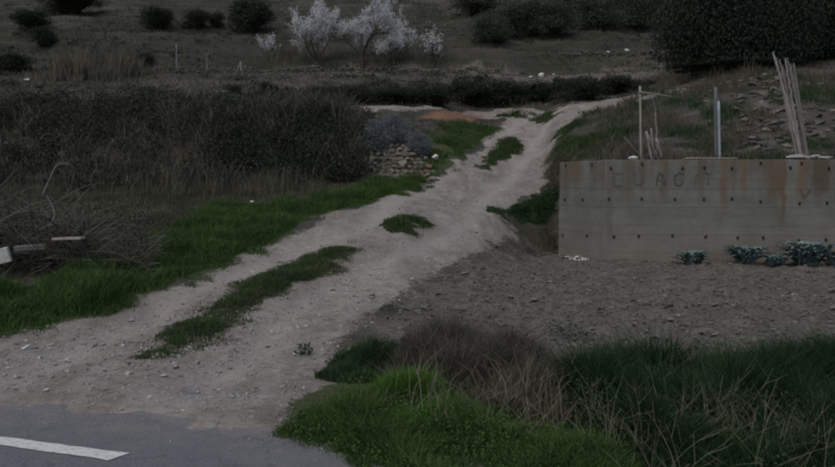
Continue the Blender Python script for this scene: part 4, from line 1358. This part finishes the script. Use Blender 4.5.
tag(pole('stick', [atd(42, 196, 13.5), atd(52, 174, 13.5), atd(57, 163, 13.5), atd(70, 164, 13.6)], .016, .006, 'grey_wood', wob=.004), 'hooked pale branch rising behind the dead brush heap', 'branch')
tag(pole('stick', [ground_pt(84, 252), atd(85, 225, 10.0), atd(83, 210, 10.0)], .011, .006, 'grey_wood', wob=.004), 'short straight twig standing right of the plank', 'branch')

# ---------------------------------------------------------------- hillside cover
HILL_L = P([(-140, 104), (0, 104), (150, 102), (300, 104), (320, 98), (480, 100), (600, 96), (650, 90), (660, 60), (660, 20), (660, -30), (400, -40), (100, -40), (-140, -40)])
def hill(n, h, w, mat, name, label, cat, dens, sd):
    # even cover as seen along the slope: denser where it is nearer
    out = []
    tot = 0
    while tot < n:
        d = np.exp(rng.uniform(math.log(23.5), math.log(110), 40000))
        x = rng.uniform(-.75, .85, 40000) * d
        k = (rng.uniform(0, 1, len(d)) < dens(x, d)) & (poly_sdf(TRACK, x, d) < -.25) & ((x / d < .3) | (d > 20)) & (poly_sdf(ORANGE, x, d) < 0)
        q = np.column_stack([x[k], d[k]])
        out.append(q); tot += len(q)
    p = np.concatenate(out)[:n]
    b = np.column_stack([p, H(p[:, 0], p[:, 1])])
    f = np.sqrt(p[:, 1] / 35)
    V, T = blades(b, rng.uniform(h[0], h[1], n) * f, rng.uniform(w[0], w[1], n) * f, rng.uniform(.1, .9, n))
    tag(link(name, mesh_np(name, V, T, None, mat)), label, cat, kind='stuff')
hill(70000, (.05, .20), (.02, .05), 'dry_grass', 'hill_dry_grass', 'dry brown grass over the terraced hillside', 'dry grass', lambda x, y: np.clip(sstep(.42, .6, fbm(x * .3, y * .3, 81)) + .5 * riser(x, y), 0, 1), 1)
hill(56000, (.04, .16), (.02, .05), 'dull_grass', 'hill_grass', 'dull green grass over the terraced hillside', 'grass', lambda x, y: (1 - sstep(.40, .62, fbm(x * .3, y * .3, 81))) * (1 - riser(x, y)), 2)
def hill_scrub(n, per, label):
    out = []
    while sum(len(q) for q in out) < n:
        d = np.exp(rng.uniform(math.log(27), math.log(110), 9000)); x = rng.uniform(-.75, .7, 9000) * d
        k = (rng.uniform(0, 1, len(d)) < np.clip(sstep(.54, .66, fbm(x * .3, d * .5, 91)) * .6 + riser(x, d) * sstep(.42, .55, fbm(x * .25, d * .25, 92)), 0, 1)) & (poly_sdf(TRACK, x, d) < -.5) & (poly_sdf(PALEBAND, x, d) < .2) & (poly_sdf(ORANGE, x, d) < -.8)
        out.append(np.column_stack([x[k], d[k]]))
    p = np.concatenate(out)[:n]
    rad = rng.uniform(.12, .42, n) * np.sqrt(p[:, 1] / 40)
    c = np.column_stack([p, H(p[:, 0], p[:, 1]) + rad * .25])
    q = np.repeat(c, per, 0) + rng.normal(0, 1, (n * per, 3)) * np.repeat(rad, per)[:, None] * np.array([.8, .6, .38])
    V, T = leaves(q, rng.uniform(.08, .18, len(q)), rng.uniform(.05, .09, len(q)), .3)
    tag(link('hill_scrub', mesh_np('hill_scrub', V, T, None, 'far_leaf')), label, 'scrub', kind='stuff')
hill_scrub(4200, 22, 'low dark scrub dotted over the terraced hillside')
SCRUB = P([(300, 104), (340, 105), (400, 106), (480, 106), (560, 104), (600, 97), (650, 90), (650, 82), (600, 82), (540, 80), (480, 82), (400, 84), (330, 90)])
thicket(SCRUB, 150, (.2, .55), 36000, .10, 'bramble', 'terrace_scrub', 'brown and dark green scrub covering the terrace bank above the track', 'scrub', .35, seed=88)
REEDS = P([(40, 78), (60, 70), (130, 68), (150, 74), (120, 82), (60, 84)])
stems(REEDS, 7000, (.3, 1.2), (.02, .04), (.0, .6), 'reed', 'dry_reeds', 'stand of tall tan dry reeds on the left terrace', 'reeds', patch(.6, .3, .6, 86), soft=1.2)
THICK = P([(255, 68), (300, 66), (380, 66), (440, 68), (450, 60), (380, 56), (280, 56)])
stems(THICK, 4200, (.4, 1.2), (.014, .03), (.0, .8), 'twig', 'bare_thicket', 'grey bare undergrowth between the blossom trees', 'undergrowth', soft=.5)
SLOPE = np.array([[3.5, 16.5], [3.75, 14.5], [12, 13.6], [14, 22], [9, 24], [5.6, 25], [4.3, 21]])
stems(SLOPE, 16000, (.06, .30), (.008, .02), (.1, .9), 'dry_grass', 'slope_dry_grass', 'dry grass on the slope behind the concrete wall', 'dry grass', patch(.8, .42, .6, 95))
stems(SLOPE, 14000, (.05, .22), (.010, .022), (.1, .9), 'deep_grass', 'slope_grass', 'dark green plants on the slope behind the concrete wall', 'grass', patch(.9, .5, .65, 97))
TALLDRY = P([(655, 84), (700, 82), (760, 80), (760, 76), (655, 78)])
stems(TALLDRY, 1500, (.3, .9), (.012, .025), (.05, .4), 'dry_grass', 'tall_dry_grass', 'tall dry stalks below the big dark evergreen tree', 'dry grass')
# earth and weeds by the wall end
END = P([(520, 250), (530, 222), (556, 215), (558, 252)])
stems(END, 3000, (.05, .2), (.006, .014), (.3, 1.1), 'twig', 'withered_weeds', 'withered grey weeds on the dark earth by the wall end', 'weeds')

# ---------------------------------------------------------------- pebbles and clods
n = 8500
pp = sample(TRACK[:], n * 3, lambda x, y: np.clip(8.0 / y, 0, 1) ** 2 * sstep(-.1, .3, road_dist(x, y)), .1, 101)
pp = pp[:n]
sz = np.clip(rng.lognormal(-4.6, .5, len(pp)), .004, .045)
pp[:, 2] += sz * .2
tag(link('gravel', scatter_rocks(pp, sz, .65, 8, 8).mesh('gravel', 'pebble')), 'loose gravel scattered over the dirt track', 'gravel', kind='stuff')
cp = sample(FIELD, 30000, lambda x, y: np.clip(9.0 / y, 0, 1) ** 1.5, .25, 103)
cp = cp[(cp[:, 0] < 9.5)]
sz = np.clip(rng.lognormal(-4.05, .5, len(cp)), .006, .07)
cp[:, 2] += sz * .15
tag(link('soil_clods', scatter_rocks(cp, sz, .65, 8, 9).mesh('soil_clods', 'clod')), 'broken clods of earth over the tilled field', 'soil', kind='stuff')
rp = rng.uniform(-1, 1, (700, 2))
x = rng.uniform(-6, 2, 900); off = -np.abs(rng.normal(0, .35, 900))
rp = np.column_stack([x + (off + .1) * .287, 4.18 - .3 * x + (off + .1) * .958, np.full(900, .006)])
tag(link('road_grit', scatter_rocks(rp, np.clip(rng.lognormal(-5.3, .4, 900), .002, .012), .65, 5, 7).mesh('road_grit', 'pebble')), 'grit strewn along the asphalt edge', 'grit', kind='stuff')
